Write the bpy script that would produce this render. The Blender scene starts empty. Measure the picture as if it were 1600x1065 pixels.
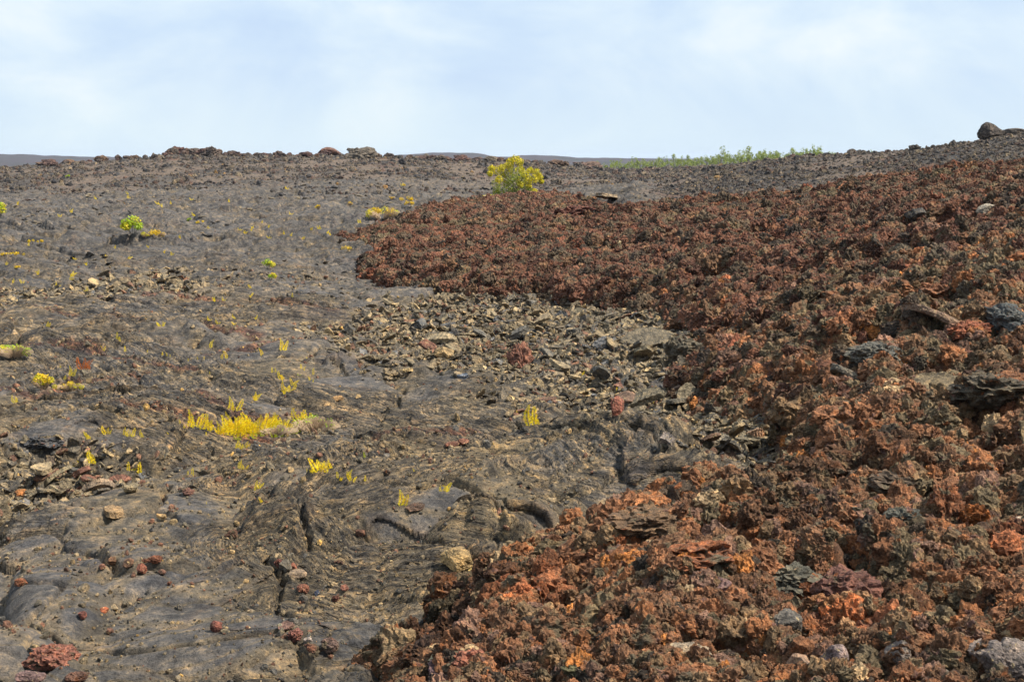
import bpy, math, random
import numpy as np
from mathutils import Vector, noise as mn

rnd = random.Random(7)
rng = np.random.default_rng(11)
S = bpy.context.scene
C = S.collection
R = math.radians

# ------------------------------------------------------------------ camera
FPX = 2222.0                      # focal length in pixels of the 1600 px wide photograph
PITCH = math.atan(287.5 / FPX)
CAMZ = 5.0
cam_d = bpy.data.cameras.new('camera'); cam = bpy.data.objects.new('camera', cam_d); C.objects.link(cam)
cam_d.sensor_width = 36.0; cam_d.lens = 36.0 * FPX / 1600.0
cam_d.clip_start = 0.1; cam_d.clip_end = 60000
cam.location = (0, 0, CAMZ); cam.rotation_euler = (R(90) - PITCH, 0, 0)
S.camera = cam

# ------------------------------------------------------------------ sky, sun, exposure
SUN_EL, SUN_AZ = R(52), R(100)    # azimuth from +Y towards +X of the direction the sun stands in
sunvec = Vector((math.sin(SUN_AZ) * math.cos(SUN_EL), math.cos(SUN_AZ) * math.cos(SUN_EL), math.sin(SUN_EL)))
W = bpy.data.worlds.new('World'); S.world = W; W.use_nodes = True
nt = W.node_tree; nt.nodes.clear()
def N(nt, t, **kw):
    n = nt.nodes.new(t)
    for k, v in kw.items():
        if k.startswith('_'): setattr(n, k[1:], v)
        else:
            n.inputs[k.replace('__', ' ')].default_value = v
    return n
def ramp(nt, stops, interp='LINEAR'):
    n = nt.nodes.new('ShaderNodeValToRGB'); cr = n.color_ramp; cr.interpolation = interp
    while len(cr.elements) < len(stops): cr.elements.new(0.5)
    for e, (p, c) in zip(cr.elements, stops):
        e.position = p; e.color = tuple(c) + (1,) if len(c) == 3 else c
    return n
L = nt.links.new
sky = N(nt, 'ShaderNodeTexSky', _sky_type='NISHITA', _sun_disc=False, _sun_elevation=SUN_EL, _sun_rotation=SUN_AZ)
tc = N(nt, 'ShaderNodeTexCoord')
mp = N(nt, 'ShaderNodeMapping'); mp.inputs['Scale'].default_value = (1.0, 1.0, 1.9); mp.inputs['Location'].default_value = (3.1, 0.4, 0.2)
L(tc.outputs['Generated'], mp.inputs['Vector'])
n1 = N(nt, 'ShaderNodeTexNoise', Scale=5.2, Detail=7.0, Roughness=0.56, Distortion=0.5)
L(mp.outputs[0], n1.inputs['Vector'])
cr = ramp(nt, [(0.30, (0.53, 0.68, 0.93)), (0.46, (0.63, 0.78, 0.97)), (0.57, (0.74, 0.87, 0.99)), (0.74, (0.95, 1.0, 1.02))])
L(n1.outputs['Fac'], cr.inputs[0])
sep = N(nt, 'ShaderNodeSeparateXYZ'); L(tc.outputs['Generated'], sep.inputs[0])
hz = N(nt, 'ShaderNodeMapRange'); hz.inputs['From Min'].default_value = 0.0; hz.inputs['From Max'].default_value = 0.055
hz.inputs['To Min'].default_value = 0.62; hz.inputs['To Max'].default_value = 0.0
L(sep.outputs['Z'], hz.inputs['Value'])
mxh = N(nt, 'ShaderNodeMixRGB'); mxh.inputs[2].default_value = (0.80, 0.95, 1.0, 1)
L(hz.outputs[0], mxh.inputs[0]); L(cr.outputs[0], mxh.inputs[1])
bg1 = N(nt, 'ShaderNodeBackground', Strength=0.10); L(sky.outputs[0], bg1.inputs['Color'])
bg2 = N(nt, 'ShaderNodeBackground', Strength=0.62); L(mxh.outputs[0], bg2.inputs['Color'])
mxs = N(nt, 'ShaderNodeMixShader'); mxs.inputs[0].default_value = 0.93
L(bg1.outputs[0], mxs.inputs[1]); L(bg2.outputs[0], mxs.inputs[2])
wo = N(nt, 'ShaderNodeOutputWorld'); L(mxs.outputs[0], wo.inputs[0])
sl = bpy.data.lights.new('sun', 'SUN'); sl.energy = 5.0; sl.angle = R(1.0); sl.color = (1.0, 0.935, 0.81)
so = bpy.data.objects.new('sun', sl); C.objects.link(so)
so.rotation_euler = (-sunvec).to_track_quat('-Z', 'Y').to_euler()
S.view_settings.view_transform = 'Standard'; S.view_settings.look = 'None'
S.view_settings.exposure = 0.72; S.view_settings.gamma = 1.0
S.cycles.max_bounces = 4; S.cycles.diffuse_bounces = 1; S.cycles.transparent_max_bounces = 4

# ------------------------------------------------------------------ noise in numpy
f32 = np.float32
def _h(ix, iy, seed):
    h = (ix.astype(np.int64) * 374761393 + iy.astype(np.int64) * 668265263 + seed * 974634777) & 0xFFFFFFFF
    h = ((h ^ (h >> 13)) * 1274126177) & 0xFFFFFFFF
    h = ((h ^ (h >> 16)) * 2246822519) & 0xFFFFFFFF
    return ((h ^ (h >> 15)) & 0xFFFFFF).astype(f32) / f32(0xFFFFFF)
def pn(x, y, seed=0):
    xi = np.floor(x); yi = np.floor(y); fx = (x - xi).astype(f32); fy = (y - yi).astype(f32)
    u = fx * fx * fx * (fx * (fx * 6 - 15) + 10); v = fy * fy * fy * (fy * (fy * 6 - 15) + 10)
    def g(dx, dy):
        a = _h(xi + dx, yi + dy, seed) * f32(6.2831853)
        return np.cos(a) * (fx - dx) + np.sin(a) * (fy - dy)
    a = g(0, 0); b = g(1, 0); c = g(0, 1); d = g(1, 1)
    return ((a + (b - a) * u) * (1 - v) + (c + (d - c) * u) * v) * f32(1.5)
def fbm(x, y, seed=0, octv=4, gain=0.5, lac=2.03):
    s = 0; a = 1.0; t = 0
    for i in range(octv):
        s = s + a * pn(x, y, seed + i * 17); t += a; a *= gain
        x, y = x * lac * 0.8 + y * lac * 0.6 + 3.1, -x * lac * 0.6 + y * lac * 0.8 + 1.7
    return s / t
def ridged(x, y, seed=0, octv=4, gain=0.55):
    s = 0; a = 1.0; t = 0
    for i in range(octv):
        s = s + a * (1 - 2 * np.abs(pn(x, y, seed + i * 13))); t += a; a *= gain
        x, y = x * 1.65 + y * 1.2 + 3.1, -x * 1.2 + y * 1.65 + 1.7
    return s / t
def vor(x, y, seed=0):
    xi = np.floor(x); yi = np.floor(y)
    f1 = np.full(x.shape, 9.0, f32); f2 = f1.copy(); rid = np.zeros(x.shape, f32); ox = rid.copy(); oy = rid.copy()
    for dx in (-1, 0, 1):
        for dy in (-1, 0, 1):
            cx = xi + dx; cy = yi + dy
            px = (cx + 0.15 + 0.7 * _h(cx, cy, seed) - x).astype(f32); py = (cy + 0.15 + 0.7 * _h(cx, cy, seed + 5) - y).astype(f32)
            d = np.sqrt(px * px + py * py)
            m = d < f1
            f2 = np.where(m, f1, np.minimum(f2, d)); f1 = np.where(m, d, f1)
            ox = np.where(m, px, ox); oy = np.where(m, py, oy)
            rid = np.where(m, _h(cx, cy, seed + 9), rid)
    return f1, f2, rid, ox, oy
def ss(a, b, x):
    t = np.clip((x - a) / (b - a), 0, 1); return t * t * (3 - 2 * t)

# ------------------------------------------------------------------ the lie of the land (metres)
DN = [6, 10, 14, 18, 24, 32, 44, 60, 80, 110, 150, 180, 220, 300, 420, 700, 1200, 3000, 20000]
TAB = {
    -700: [0, 0, 0, 0, 0, 0, 0, 0, 0, 0, 0, .1, .5, 3.0, 3.0, -5, -10, -12, -12],
    0:    [0, 0, 0, 0, 0, 0, 0, 0, 0, 0, .0, .2, .7, 2.1, 1.8, -5, -10, -12, -12],
    150:  [0, 0, 0, 0, 0, 0, 0, 0, 0, 0, .1, .5, 1.5, 3.5, 2.8, -5, -10, -12, -12],
    300:  [0, 0, 0, 0, 0, 0, 0, 0, 0, 0, .2, .8, 2.6, 5.5, 4.4, -5, -10, -12, -12],
    450:  [0, 0, 0, 0, 0, 0, 0, 0, 0, 0, .2, .8, 2.5, 5.1, 4.2, -5, -10, -12, -12],
    600:  [.1, .1, .05, 0, 0, 0, 0, 0, .3, .6, .5, .9, 2.5, 4.7, 4.0, -5, -10, -12, -12],
    800:  [.5, .5, .4, .2, .1, 0, 0, .4, .70, .80, .0, .1, 1.2, 3.9, 3.1, -5, -10, -12, -12],
    1000: [.7, .7, .6, .5, .3, .2, .2, 1.0, 1.6, 1.8, 1.0, .9, 1.1, 1.6, 1.0, -4, -8, -12, -12],
    1080: [.7, .7, .7, .7, .5, .4, .8, 1.7, 2.4, 2.8, 2.8, 2.9, 3.0, 3.0, 2, -4, -8, -12, -12],
    1200: [.7, .7, .8, .8, .7, .7, 1.2, 2.0, 2.7, 3.5, 4.6, 4.7, 4.4, 3, 0, -4, -8, -12, -12],
    1400: [.8, .9, 1.1, 1.2, 1.3, 1.7, 2.3, 3.1, 3.9, 5.0, 5.5, 5.0, 4.0, 0, -2, -5, -8, -12, -12],
    1600: [.9, 1.0, 1.2, 1.4, 1.7, 2.2, 3.0, 4.0, 5.1, 7.2, 5.9, 4.5, 2, 0, -2, -5, -8, -12, -12],
    2300: [.9, 1.0, 1.4, 1.9, 2.5, 3.4, 4.7, 6.2, 7.4, 8.4, 7, 5, 2, 0, -2, -5, -8, -12, -12],
}
_cols = sorted(TAB); _u = np.array([(c - 800) / FPX for c in _cols]); _v = np.log(np.array(DN, float))
GU = np.linspace(-1.0, 1.0, 161); GV = np.linspace(_v[0], _v[-1], 260)
_g = np.array([np.interp(GV, _v, TAB[c]) for c in _cols])
_g = np.array([np.interp(GU, _u, _g[:, j]) for j in range(len(GV))])       # [v, u]
def _blur(a, ax, n):
    k = np.hanning(n + 2)[1:-1]; k /= k.sum(); p = n // 2
    a = np.pad(a, [(p, p) if i == ax else (0, 0) for i in range(2)], mode='edge')
    return np.apply_along_axis(lambda m: np.convolve(m, k, 'valid'), ax, a)
_g = _blur(_blur(_g, 0, 7), 1, 9)
FARP_U = np.array([-400, 0, 60, 140, 240, 560, 620, 650, 690, 740, 775, 800, 815, 850, 880, 920, 960, 1000, 1100, 2000])
FARP_Z = np.array([5.5, 5.2, 4.0, .5, -3, -3, 3, 6, 8, 8, 1, 0, 3, 3, 0, -2, -2, -4, -6, -6])
def base(X, Y):
    r = np.hypot(X, Y) + 1e-6
    az = np.abs(np.arctan2(X, Y)); sg = np.sign(X)
    u = sg * np.tan(np.clip(az, 0, 0.78))
    D = np.where(Y > 0.6 * r, Y, np.maximum(0.7 * r, 6))
    v = np.clip(np.log(np.maximum(D, 6)), GV[0], GV[-1] - 1e-4)
    iu = np.clip((u - GU[0]) / (GU[1] - GU[0]), 0, len(GU) - 1.001); iv = np.clip((v - GV[0]) / (GV[1] - GV[0]), 0, len(GV) - 1.001)
    a = iu.astype(int); b = iv.astype(int); fu = iu - a; fv = iv - b
    z = (_g[b, a] * (1 - fu) + _g[b, a + 1] * fu) * (1 - fv) + (_g[b + 1, a] * (1 - fu) + _g[b + 1, a + 1] * fu) * fv
    fp = np.interp(u * FPX + 800, FARP_U, FARP_Z)
    z = z + (fp + 17 + .8 * np.sin(u * 151) * np.sin(u * 67 + 2) + .5 * np.sin(u * 431 + 1) * np.sin(u * 93)) * np.exp(-((D - 2900) / 900.0) ** 2)
    return z
def ray(px, py):
    x = (px - 800) / FPX; y = (532.5 - py) / FPX
    c, s = math.cos(PITCH), math.sin(PITCH)
    return np.array([x, c + y * s, -s + y * c])
_t = np.exp(np.linspace(math.log(8), math.log(9000), 1500))
def hit(px, py, fn):
    d = ray(px, py); X = d[0] * _t; Y = d[1] * _t; Z = CAMZ + d[2] * _t
    zz = fn(X, Y); m = np.nonzero(Z < zz)[0]
    if len(m) == 0: return None
    i = m[0]
    if i == 0: return (X[0], Y[0])
    a = (Z[i - 1] - zz[i - 1]); b = (zz[i] - Z[i]); k = a / (a + b + 1e-9); t = _t[i - 1] * (1 - k) + _t[i] * k
    return (d[0] * t, d[1] * t)
def poly_world(pts):
    out = []
    for p in pts:
        if len(p) == 3: out.append((p[0], p[1])); continue      # already metres
        h = hit(p[0], p[1], base)
        out.append(h)
    return np.array(out)
def sdist(X, Y, P):
    """signed distance in metres, positive inside"""
    d = np.full(X.shape, 1e9, f32); inside = np.zeros(X.shape, bool)
    n = len(P)
    for i in range(n):
        ax, ay = P[i]; bx, by = P[(i + 1) % n]
        ex, ey = bx - ax, by - ay
        t = np.clip(((X - ax) * ex + (Y - ay) * ey) / (ex * ex + ey * ey + 1e-9), 0, 1)
        dx = X - ax - t * ex; dy = Y - ay - t * ey
        d = np.minimum(d, (dx * dx + dy * dy).astype(f32))
        c = ((ay > Y) != (by > Y)) & (X < (bx - ax) * (Y - ay) / (by - ay + 1e-12) + ax)
        inside ^= c
    d = np.sqrt(d)
    return np.where(inside, d, -d)
AA = poly_world([(527, 390), (560, 384), (600, 366), (650, 345), (740, 330), (860, 320), (6.75, 75, 0), (9.7, 72, 0), (14.9, 66, 0), (18.4, 63, 0), (21.6, 60, 0),
                 (40, 58, 0), (70, 52, 0), (70, -10, 0), (-1.6, 3, 0), (-1.6, 10, 0), (560, 1066), (620, 1022), (690, 985), (775, 940), (840, 905), (885, 880),
                 (955, 868), (985, 856), (1060, 834), (1140, 832), (1195, 795), (1225, 750), (1215, 690), (1100, 650), (1030, 620), (1090, 585),
                 (1100, 555), (1060, 515), (1000, 488), (850, 478), (720, 472), (620, 458), (562, 436), (575, 410)])
SLAB = poly_world([(500, 530), (560, 500), (640, 478), (760, 462), (1010, 480), (1110, 545), (1030, 600), (1190, 625), (1330, 630), (1370, 670), (1270, 745),
                   (1170, 760), (1130, 770), (1090, 735), (1010, 715), (930, 672), (830, 642), (760, 600), (640, 592), (545, 575)])
SLAB2 = poly_world([(-80, 470), (80, 460), (220, 452), (240, 440), (330, 452), (300, 478), (180, 487), (60, 489), (-80, 492)])
SLAB3 = poly_world([(-80, 775), (40, 745), (130, 738), (210, 765), (190, 785), (110, 815), (20, 838), (-80, 838)])
# toes of smooth lava that can be told apart: photo x, y of the middle, half width and half depth in metres, height, turn
TOES = []
for px, py, a, b, h, rot in [(95, 955, .62, 1.5, .20, .35), (235, 925, .55, .95, .17, -.5), (195, 905, .62, .8, .20, .2), (270, 985, 1.1, .62, .12, .15), (250, 1010, 1.35, 1.1, .08, -.1),
                             (150, 895, .95, .8, .12, 0), (260, 880, 1.3, 1.1, .10, .1), (360, 940, 1.0, 1.3, .16, -.7), (390, 1010, 1.5, 1.2, .17, -.45), (470, 920, 1.0, 1.3, .12, .2),
                             (230, 820, 1.9, 2.2, .15, .1), (650, 820, 2.3, 2.0, .42, .25), (780, 790, 1.5, 1.5, .30, -.5), (500, 790, 1.2, 1.6, .32, -.5), (560, 860, 1.6, 1.2, .18, .2),
                             (770, 850, 1.0, .8, .25, .0), (640, 905, 1.2, 1.1, .16, -.3), (60, 700, 1.6, 2.0, .26, .2), (20, 1045, .6, .8, .25, .5), (340, 775, 1.0, 1.3, .14, -.2),
                             (640, 740, 3.0, 2.6, .25, -.1), (930, 760, 2.2, 2.6, .35, .2), (180, 700, 3.5, 3.2, .30, .3), (420, 760, 1.5, 1.8, .22, .5)]:
    h0 = hit(px, py, base); TOES.append((h0[0], h0[1], a, b, h, rot))
# long low cracks between the plates of the smooth lava: photo polylines
CRACKS = [poly_world(p) for p in ([(0, 628), (60, 648), (130, 606), (180, 600), (226, 590)], [(0, 575), (50, 560), (130, 562), (220, 575), (330, 590)], [(330, 560), (400, 555), (440, 545)],
                                  [(575, 752), (600, 742), (640, 738), (760, 738)], [(300, 675), (370, 690), (395, 706), (520, 668)], [(0, 478), (120, 485), (300, 484), (420, 492), (520, 500)],
                                  [(200, 700), (330, 715), (470, 738)], [(0, 505), (200, 520), (400, 540)])]
RIDG = [(poly_world(p), w, h) for p, w, h in (
    ([(838, 730), (880, 736), (930, 750), (990, 772)], .28, .16), ([(700, 876), (735, 864), (790, 868), (850, 860)], .30, .20), ([(520, 742), (548, 756), (575, 778), (590, 800)], .25, .10),
    ([(345, 696), (380, 706), (412, 718)], .25, .10), ([(120, 744), (200, 740), (245, 750)], .35, .20), ([(430, 834), (520, 826), (600, 812)], .25, .10), ([(480, 928), (560, 918), (640, 928), (700, 908)], .2, .10),
    ([(640, 704), (760, 700), (900, 716), (1050, 752)], .5, .16), ([(0, 549), (90, 552), (150, 560)], .7, .28), ([(240, 539), (300, 536), (340, 549)], .6, .28), ([(540, 579), (600, 576), (660, 594)], .6, .28), ([(330, 594), (500, 644), (640, 654)], .6, .15))]
def seg_d(X, Y, P):
    d = np.full(X.shape, 1e9, f32)
    for i in range(len(P) - 1):
        ax, ay = P[i]; ex, ey = P[i + 1] - P[i]
        t = np.clip(((X - ax) * ex + (Y - ay) * ey) / (ex * ex + ey * ey), 0, 1)
        d = np.minimum(d, ((X - ax - t * ex) ** 2 + (Y - ay - t * ey) ** 2).astype(f32))
    return np.sqrt(d)

# bundles of rope folds: photo polyline the folds run along, half width in metres
PITS = [(p_[0], p_[1], r_, d_) for p_, r_, d_ in ((hit(x_, y_, base), r_, d_) for x_, y_, r_, d_ in ((1045, 872, .42, 1.0), (930, 890, .3, .7), (1452, 545, .7, 1.3), (1325, 618, .7, 1.1), (1450, 665, .4, 1.0), (1020, 565, .6, .9), (985, 590, .5, .8), (1580, 800, .3, .8), (1485, 1060, .2, .6), (1370, 600, .5, .9), (1110, 965, .25, .6), (1160, 850, .3, .6), (1330, 1000, .25, .5), (1250, 1010, .2, .5), (770, 560, .5, .5), (880, 905, .3, .5), (1540, 760, .35, .7), (1350, 840, .3, .6), (1200, 560, .6, .8), (1270, 470, .8, .9), (1400, 450, .9, .9), (1120, 470, .8, .8), (960, 420, .9, .7), (1480, 390, 1.1, 1.0), (1200, 400, 1.0, .9)))]
BUND = []
for p, w in (([(420, 875), (480, 908), (560, 928), (640, 922), (715, 900)], 1.3), ([(540, 850), (620, 822), (700, 795), (800, 778)], 1.2), ([(600, 695), (760, 712), (900, 745), (985, 780)], 2.0), ([(150, 672), (300, 712), (430, 735), (505, 745)], 1.7),
             ([(370, 800), (440, 765), (520, 762), (585, 800)], 1.1), ([(-40, 566), (80, 552), (160, 575), (270, 622)], 3.2), ([(200, 645), (350, 612), (500, 640), (640, 660)], 2.4), ([(460, 962), (560, 978), (620, 952), (655, 925)], .8),
             ([(700, 640), (850, 660), (950, 690)], 1.6), ([(300, 520), (420, 500), (540, 505)], 3.0), ([(0, 505), (150, 500), (280, 512)], 3.0), ([(860, 800), (900, 775), (960, 770)], 1.0)):
    P_ = poly_world(p); dm = float(np.hypot(P_[:, 0], P_[:, 1]).mean()); BUND.append((P_, w, 7.0 * 18 / dm))
def lerp3(a, b, t): return a + (b - a) * t[..., None]
def col(*c): return np.array(c, f32)

def land(X, Y, want=False):
    """height (and, if asked, masks, colours and sideways shift) of the lava surface"""
    X = np.asarray(X, float); Y = np.asarray(Y, float)
    z = base(X, Y); r = np.hypot(X, Y)
    near = r < 420
    shp = X.shape
    if want:
        COL = np.zeros(shp + (3,), f32); COL[:] = col(.085, .08, .085)
        DX = np.zeros(shp, f32); DY = DX.copy(); ROUGH = np.ones(shp, f32); AAo = DX.copy(); SLo = DX.copy(); RDo = DX.copy()
    x = X[near]; y = Y[near]; rr = r[near]
    wx = fbm(x / 3.2, y / 3.2, 3, 3); wy = fbm(x / 3.2, y / 3.2, 41, 3)
    ew = fbm(x / 1.1, y / 1.1, 77, 3)
    hiw = 1 + rr / 60.0
    daa = sdist(x, y, AA) + ew * 0.55 * hiw
    aa = ss(-0.05, 0.30, daa)
    thick = (0.45 * ss(0, 1.0 * hiw, daa)) * aa
    dsl = np.maximum(np.maximum(sdist(x, y, SLAB), sdist(x, y, SLAB2)), sdist(x, y, SLAB3)) + ew * 1.2
    slab = ss(-.9, 1.4, dsl + 1.2 * fbm(x / 1.6, y / 2.2, 78, 3)) * (1 - aa)
    ridge = ss(135, 235, rr + 60 * fbm(x / 22, y / 40, 8, 4)) * (1 - aa)
    # beyond the red flow on the right: grey rubble
    ridge = np.maximum(ridge, ss(0.08, 0.12, x / np.maximum(y, 1)) * (1 - aa) * ss(60, 70, rr))
    pah = np.clip(1 - aa - slab * .9, 0, 1) * (1 - ridge)
    fade = lambda lam: np.clip((lam / (rr * 0.0011)) - 0.6, 0, 1)      # leave out what is too fine for the mesh
    # ---- smooth lava
    sw = 0.30 * fbm(x / 9, y / 11, 5, 3) + 0.13 * fbm(x / 3.2, y / 3.8, 6, 2)
    farl = ss(35, 90, rr); sw = sw + farl * (.42 * ridged(x / 4.5, y / 6, 7, 4) + .18 * ridged(x / 1.6, y / 2.2, 9, 3))
    pxw, pyw = x + .9 * wx + .45 * ew, y + .9 * wy + .3 * ew
    f1, f2, rid, _, _ = vor(pxw / 2.6, pyw / 2.0, 21)
    e = f2 - f1
    skin = ss(.50, .60, rid) * (1 - ss(26, 45, rr) * .6)
    lob = (0.26 * np.sqrt(np.clip(e * 1.6, 0, 1)) + 0.16 * (rid - .5) * ss(0, .22, e)) * ss(-.15, .35, fbm(x / 9, y / 9, 12, 2) + .15)
    f1b, f2b, ridb, _, _ = vor((pxw + ew * .2) / .95, pyw / .7, 31)
    eb = f2b - f1b
    lob2 = (0.08 * np.sqrt(np.clip(eb * 2, 0, 1)) + .06 * (ridb - .5) * ss(0, .2, eb)) * ss(-.1, .3, fbm(x / 5, y / 5, 15, 2)) * fade(.4)
    psi = fbm(x / 7 + .15 * wx, y / 5.5 + .15 * wy, 50, 2) * 12 + y * 2.6 + x * .5 + .5 * ew + 6 * rid * (1 - ss(40, 80, rr))
    rmask = ss(-.15, .25, fbm(x / 2.8, y / 3.6, 70, 3)) 
    bund = np.zeros_like(x); bamp = np.full_like(x, .075)
    for P, w_, k_ in BUND:
        m = (x > P[:, 0].min() - w_ - .5) & (x < P[:, 0].max() + w_ + .5) & (y > P[:, 1].min() - w_ - .5) & (y < P[:, 1].max() + w_ + .5)
        if m.any():
            d_ = seg_d(x[m] + .22 * wx[m], y[m] + .28 * wy[m], P); q = 1 - ss(.5 * w_, w_ * (1 + .5 * ew[m]), d_)
            psi[m] = np.where((q > bund[m]) & (q > .3), d_ * k_ + .35 * ew[m], psi[m]); bund[m] = np.maximum(bund[m], q); bamp[m] = np.where(q > .3, .048 * 7 / k_, bamp[m])
    skin = skin * (1 - .8 * bund); rmask = np.maximum(rmask, bund); bamp = bamp * (.6 + .6 * ss(-.2, .3, fbm(x / 1.5, y / 2, 64, 2)))
    rope = np.abs(np.sin(psi * 2.6 + .8 * pn(x * 1.7, y * 1.7, 61)))
    rope2 = np.abs(np.sin(psi * 6.1 + 1.4 * pn(x * 3, y * 3, 62)))
    rp = (1 - .8 * skin) * (bamp * rope * fade(.35) + 0.028 * rope2 * fade(.2)) * (0.25 + .75 * rmask)
    tr = fbm(x / 13 + .4 * wx, y / 7 + .4 * wy, 90, 3) * 3.2
    tf = tr - np.floor(tr)
    ter = 0.15 * (ss(0.0, .05, tf) - tf) * ss(.0, .3, fbm(x / 8, y / 8, 93, 2) + .15)
    tr2 = fbm(x / 34, y / 22, 95, 4) * 7; tq = tr2 - np.floor(tr2); ter = ter + farl * .55 * (ss(0, .07, tq) - tq)
    edge_t = ss(.0, .02, tf) * (1 - ss(.05, .16, tf))
    fine = .045 * ridged(x / .45, y / .40, 81, 3) * fade(.3) + .020 * ridged(x / .13, y / .13, 83, 2) * fade(.13)
    fine = (1 - .7 * skin) * fine * (.4 + .9 * ss(-.2, .3, fbm(x / 2, y / 2.4, 85, 2)))
    toes = np.zeros_like(x); toem = np.zeros_like(x); toer = np.zeros_like(x)
    for tx, ty, a, b, h, ro in TOES:
        m = (np.abs(x - tx) < 1.6 * max(a, b)) & (np.abs(y - ty) < 1.6 * max(a, b))
        if not m.any(): continue
        qx = x[m] - tx + .12 * ew[m] * a + .25 * wx[m]; qy = y[m] - ty + .12 * a * ew[m]
        c, s = math.cos(ro), math.sin(ro); lx = (qx * c + qy * s) / a; ly = (-qx * s + qy * c) / b
        q = (np.abs(lx) ** 2.4 + np.abs(ly) ** 2.4) ** (1 / 2.4)
        dome = 1.9 * h * np.clip(1 - q ** 2.6, 0, 1) ** .6 - .09 * (q >= 1) * (1 - ss(1.0, 1.16, q))
        toes[m] = np.where(dome < 0, np.where(toes[m] > 0, toes[m], dome), np.maximum(toes[m], dome)); toer[m] = np.maximum(toer[m], (1 - ss(.02, .12, np.abs(q - 1.03)))); toem[m] = np.maximum(toem[m], ss(0, .1, 1 - q))
    crk = np.zeros_like(x); cd = np.full_like(x, 99.0)
    for P in CRACKS:
        cd = np.minimum(cd, seg_d(x, y + .3 * ew, P) / (1 + rr / 60))
    crk = -0.09 * (1 - ss(.02, .12, cd)) + 0.05 * (1 - ss(.1, .8, cd))
    for P, w_, h_ in RIDG:
        m = (x > P[:, 0].min() - 1) & (x < P[:, 0].max() + 1) & (y > P[:, 1].min() - 1.5) & (y < P[:, 1].max() + 1.5)
        if m.any():
            q = seg_d(x[m] + .5 * wx[m] * w_, y[m] + .35 * wy[m], P) / w_ / (.8 + .5 * pn(x[m] * 1.3, y[m] * 1.3, 88))
            crk[m] = np.maximum(crk[m], h_ * np.clip(1 - q * q, 0, 1) * (1 + .35 * pn(x[m] * 4, y[m] * 4, 87)))
    fc1, fc2, _, _, _ = vor((x + .5 * wx + .12 * ew) / 1.5, (y + .5 * wy) / 1.9, 37)
    crackm = (1 - ss(.012, .045, fc2 - fc1)) * ss(.05, .25, fbm(x / 6, y / 6, 39, 2)) * fade(.25)
    rp = rp * (1 - .8 * toer); hp = sw + np.where(toes <= 0, lob * (1 + np.clip(toes / .09, -1, 0)) + toes, toes + lob * (1 - ss(0, .05, toes)) * 0) - .13 * (1 - ss(0, .07, e)) + lob2 * (1 - .6 * toem) + rp + ter + fine + crk - .035 * crackm
    # ---- broken plates
    def plates(sc, seed, amp, tilt):
        a1, a2, ri, ox, oy = vor((x + .25 * wx) / sc, (y + .25 * wy) / (sc * .8), seed)
        t1 = (np.mod(ri * 97.13, 1) - .5) * 2; t2 = (np.mod(ri * 57.7, 1) - .5) * 2
        return (amp * (ri - .5) + tilt * (t1 * ox + t2 * oy)) - amp * .5 * (1 - ss(0, .10, a2 - a1)), ri
    pa, ria = plates(.85, 101, .16, .22); pb, rib = plates(.36, 103, .10, .14)
    hs = sw + pa + pb * fade(.25) + .05 * ridged(x / .5, y / .5, 105, 3) * fade(.3) + .12 * fbm(x / 2.4, y / 2.4, 107, 3)
    # ---- rubbly red flow
    lm = 1 + rr / 90
    ha = .42 * fbm(x / 2.8, y / 3.0, 111, 3) + .24 * ridged(x / 1.3, y / 1.3, 113, 3) + .10 * ridged(x / .4, y / .4, 115, 3) * fade(.2) + .05 * ridged(x / .14, y / .14, 117, 2) * fade(.1)
    ha = ha - .34 * ss(.38, .75, fbm(x / .9, y / .9, 119, 2) * 1.6)
    for px_, py_, r_, d_ in PITS:
        m = (np.abs(x - px_) < 3 * r_) & (np.abs(y - py_) < 3 * r_)
        if m.any():
            q = np.hypot(x[m] - px_ + .3 * r_ * ew[m], (y[m] - py_ + .3 * r_ * wx[m]) * .8) / r_; ha[m] -= d_ * (1 - ss(.5, 1.25, q)) - .25 * d_ * np.exp(-((q - 1.5) / .35) ** 2) * (y[m] > py_)
    # ---- far grey ridge
    gk = 3.0
    a1, a2, ri3, ox, oy = vor(x / 2.2, y / 2.6, 131)
    hr = -.35 + (.75 * ridged(x / 5, y / 8, 121, 4) + .9 * fbm(x / 22, y / 30, 123, 3)) + .35 * (ri3 - .5) + .45 * ((np.mod(ri3 * 37, 1) - .5) * ox + (np.mod(ri3 * 91, 1) - .5) * oy)
    smooth = ss(-.08, .18, fbm(x / 14, y / 26, 125, 3)); hr = hr * (1 - .5 * smooth)
    hr = hr * np.interp(x / y, [-.4, 0.02, .07, .15], [1.15, .9, .35, .45])
    # crest of blocks on the skyline at left
    w_p = pah; w_s = slab * (1 - ridge)
    det = hp * w_p + hs * w_s + (thick + ha * ss(-.05, .4, daa)) * aa + hr * ridge
    z[near] += det
    if not want: return z
    # ---- colours (albedo)
    nA = fbm(x / 2.2, y / 3.0, 201, 4); nB = fbm(x / .7, y / .9, 203, 3); nC = fbm(x / 7, y / 9, 205, 3)
    cp = lerp3(lerp3(np.broadcast_to(col(.110, .103, .102), x.shape + (3,)), col(.155, .127, .092), ss(-.25, .30, nA)), col(.130, .105, .078), ss(.0, .4, nC))
    cp = lerp3(cp, col(.17, .135, .09), .45 * rmask * ss(.55, .95, rope * .6 + rope2 * .4 + .25 * nB))
    cp = lerp3(cp, col(.17, .13, .09), .5 * ss(.2, .6, nB))
    cp = lerp3(cp, col(.045, .045, .05), .7 * ss(.2, .5, -nB - .3 * nA))
    cp = lerp3(cp, col(.070, .066, .066) * np.ones_like(cp), .85 * ss(35, 75, rr))
    cp = lerp3(cp, col(.120, .114, .118) * np.ones_like(cp), .7 * skin)
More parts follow.
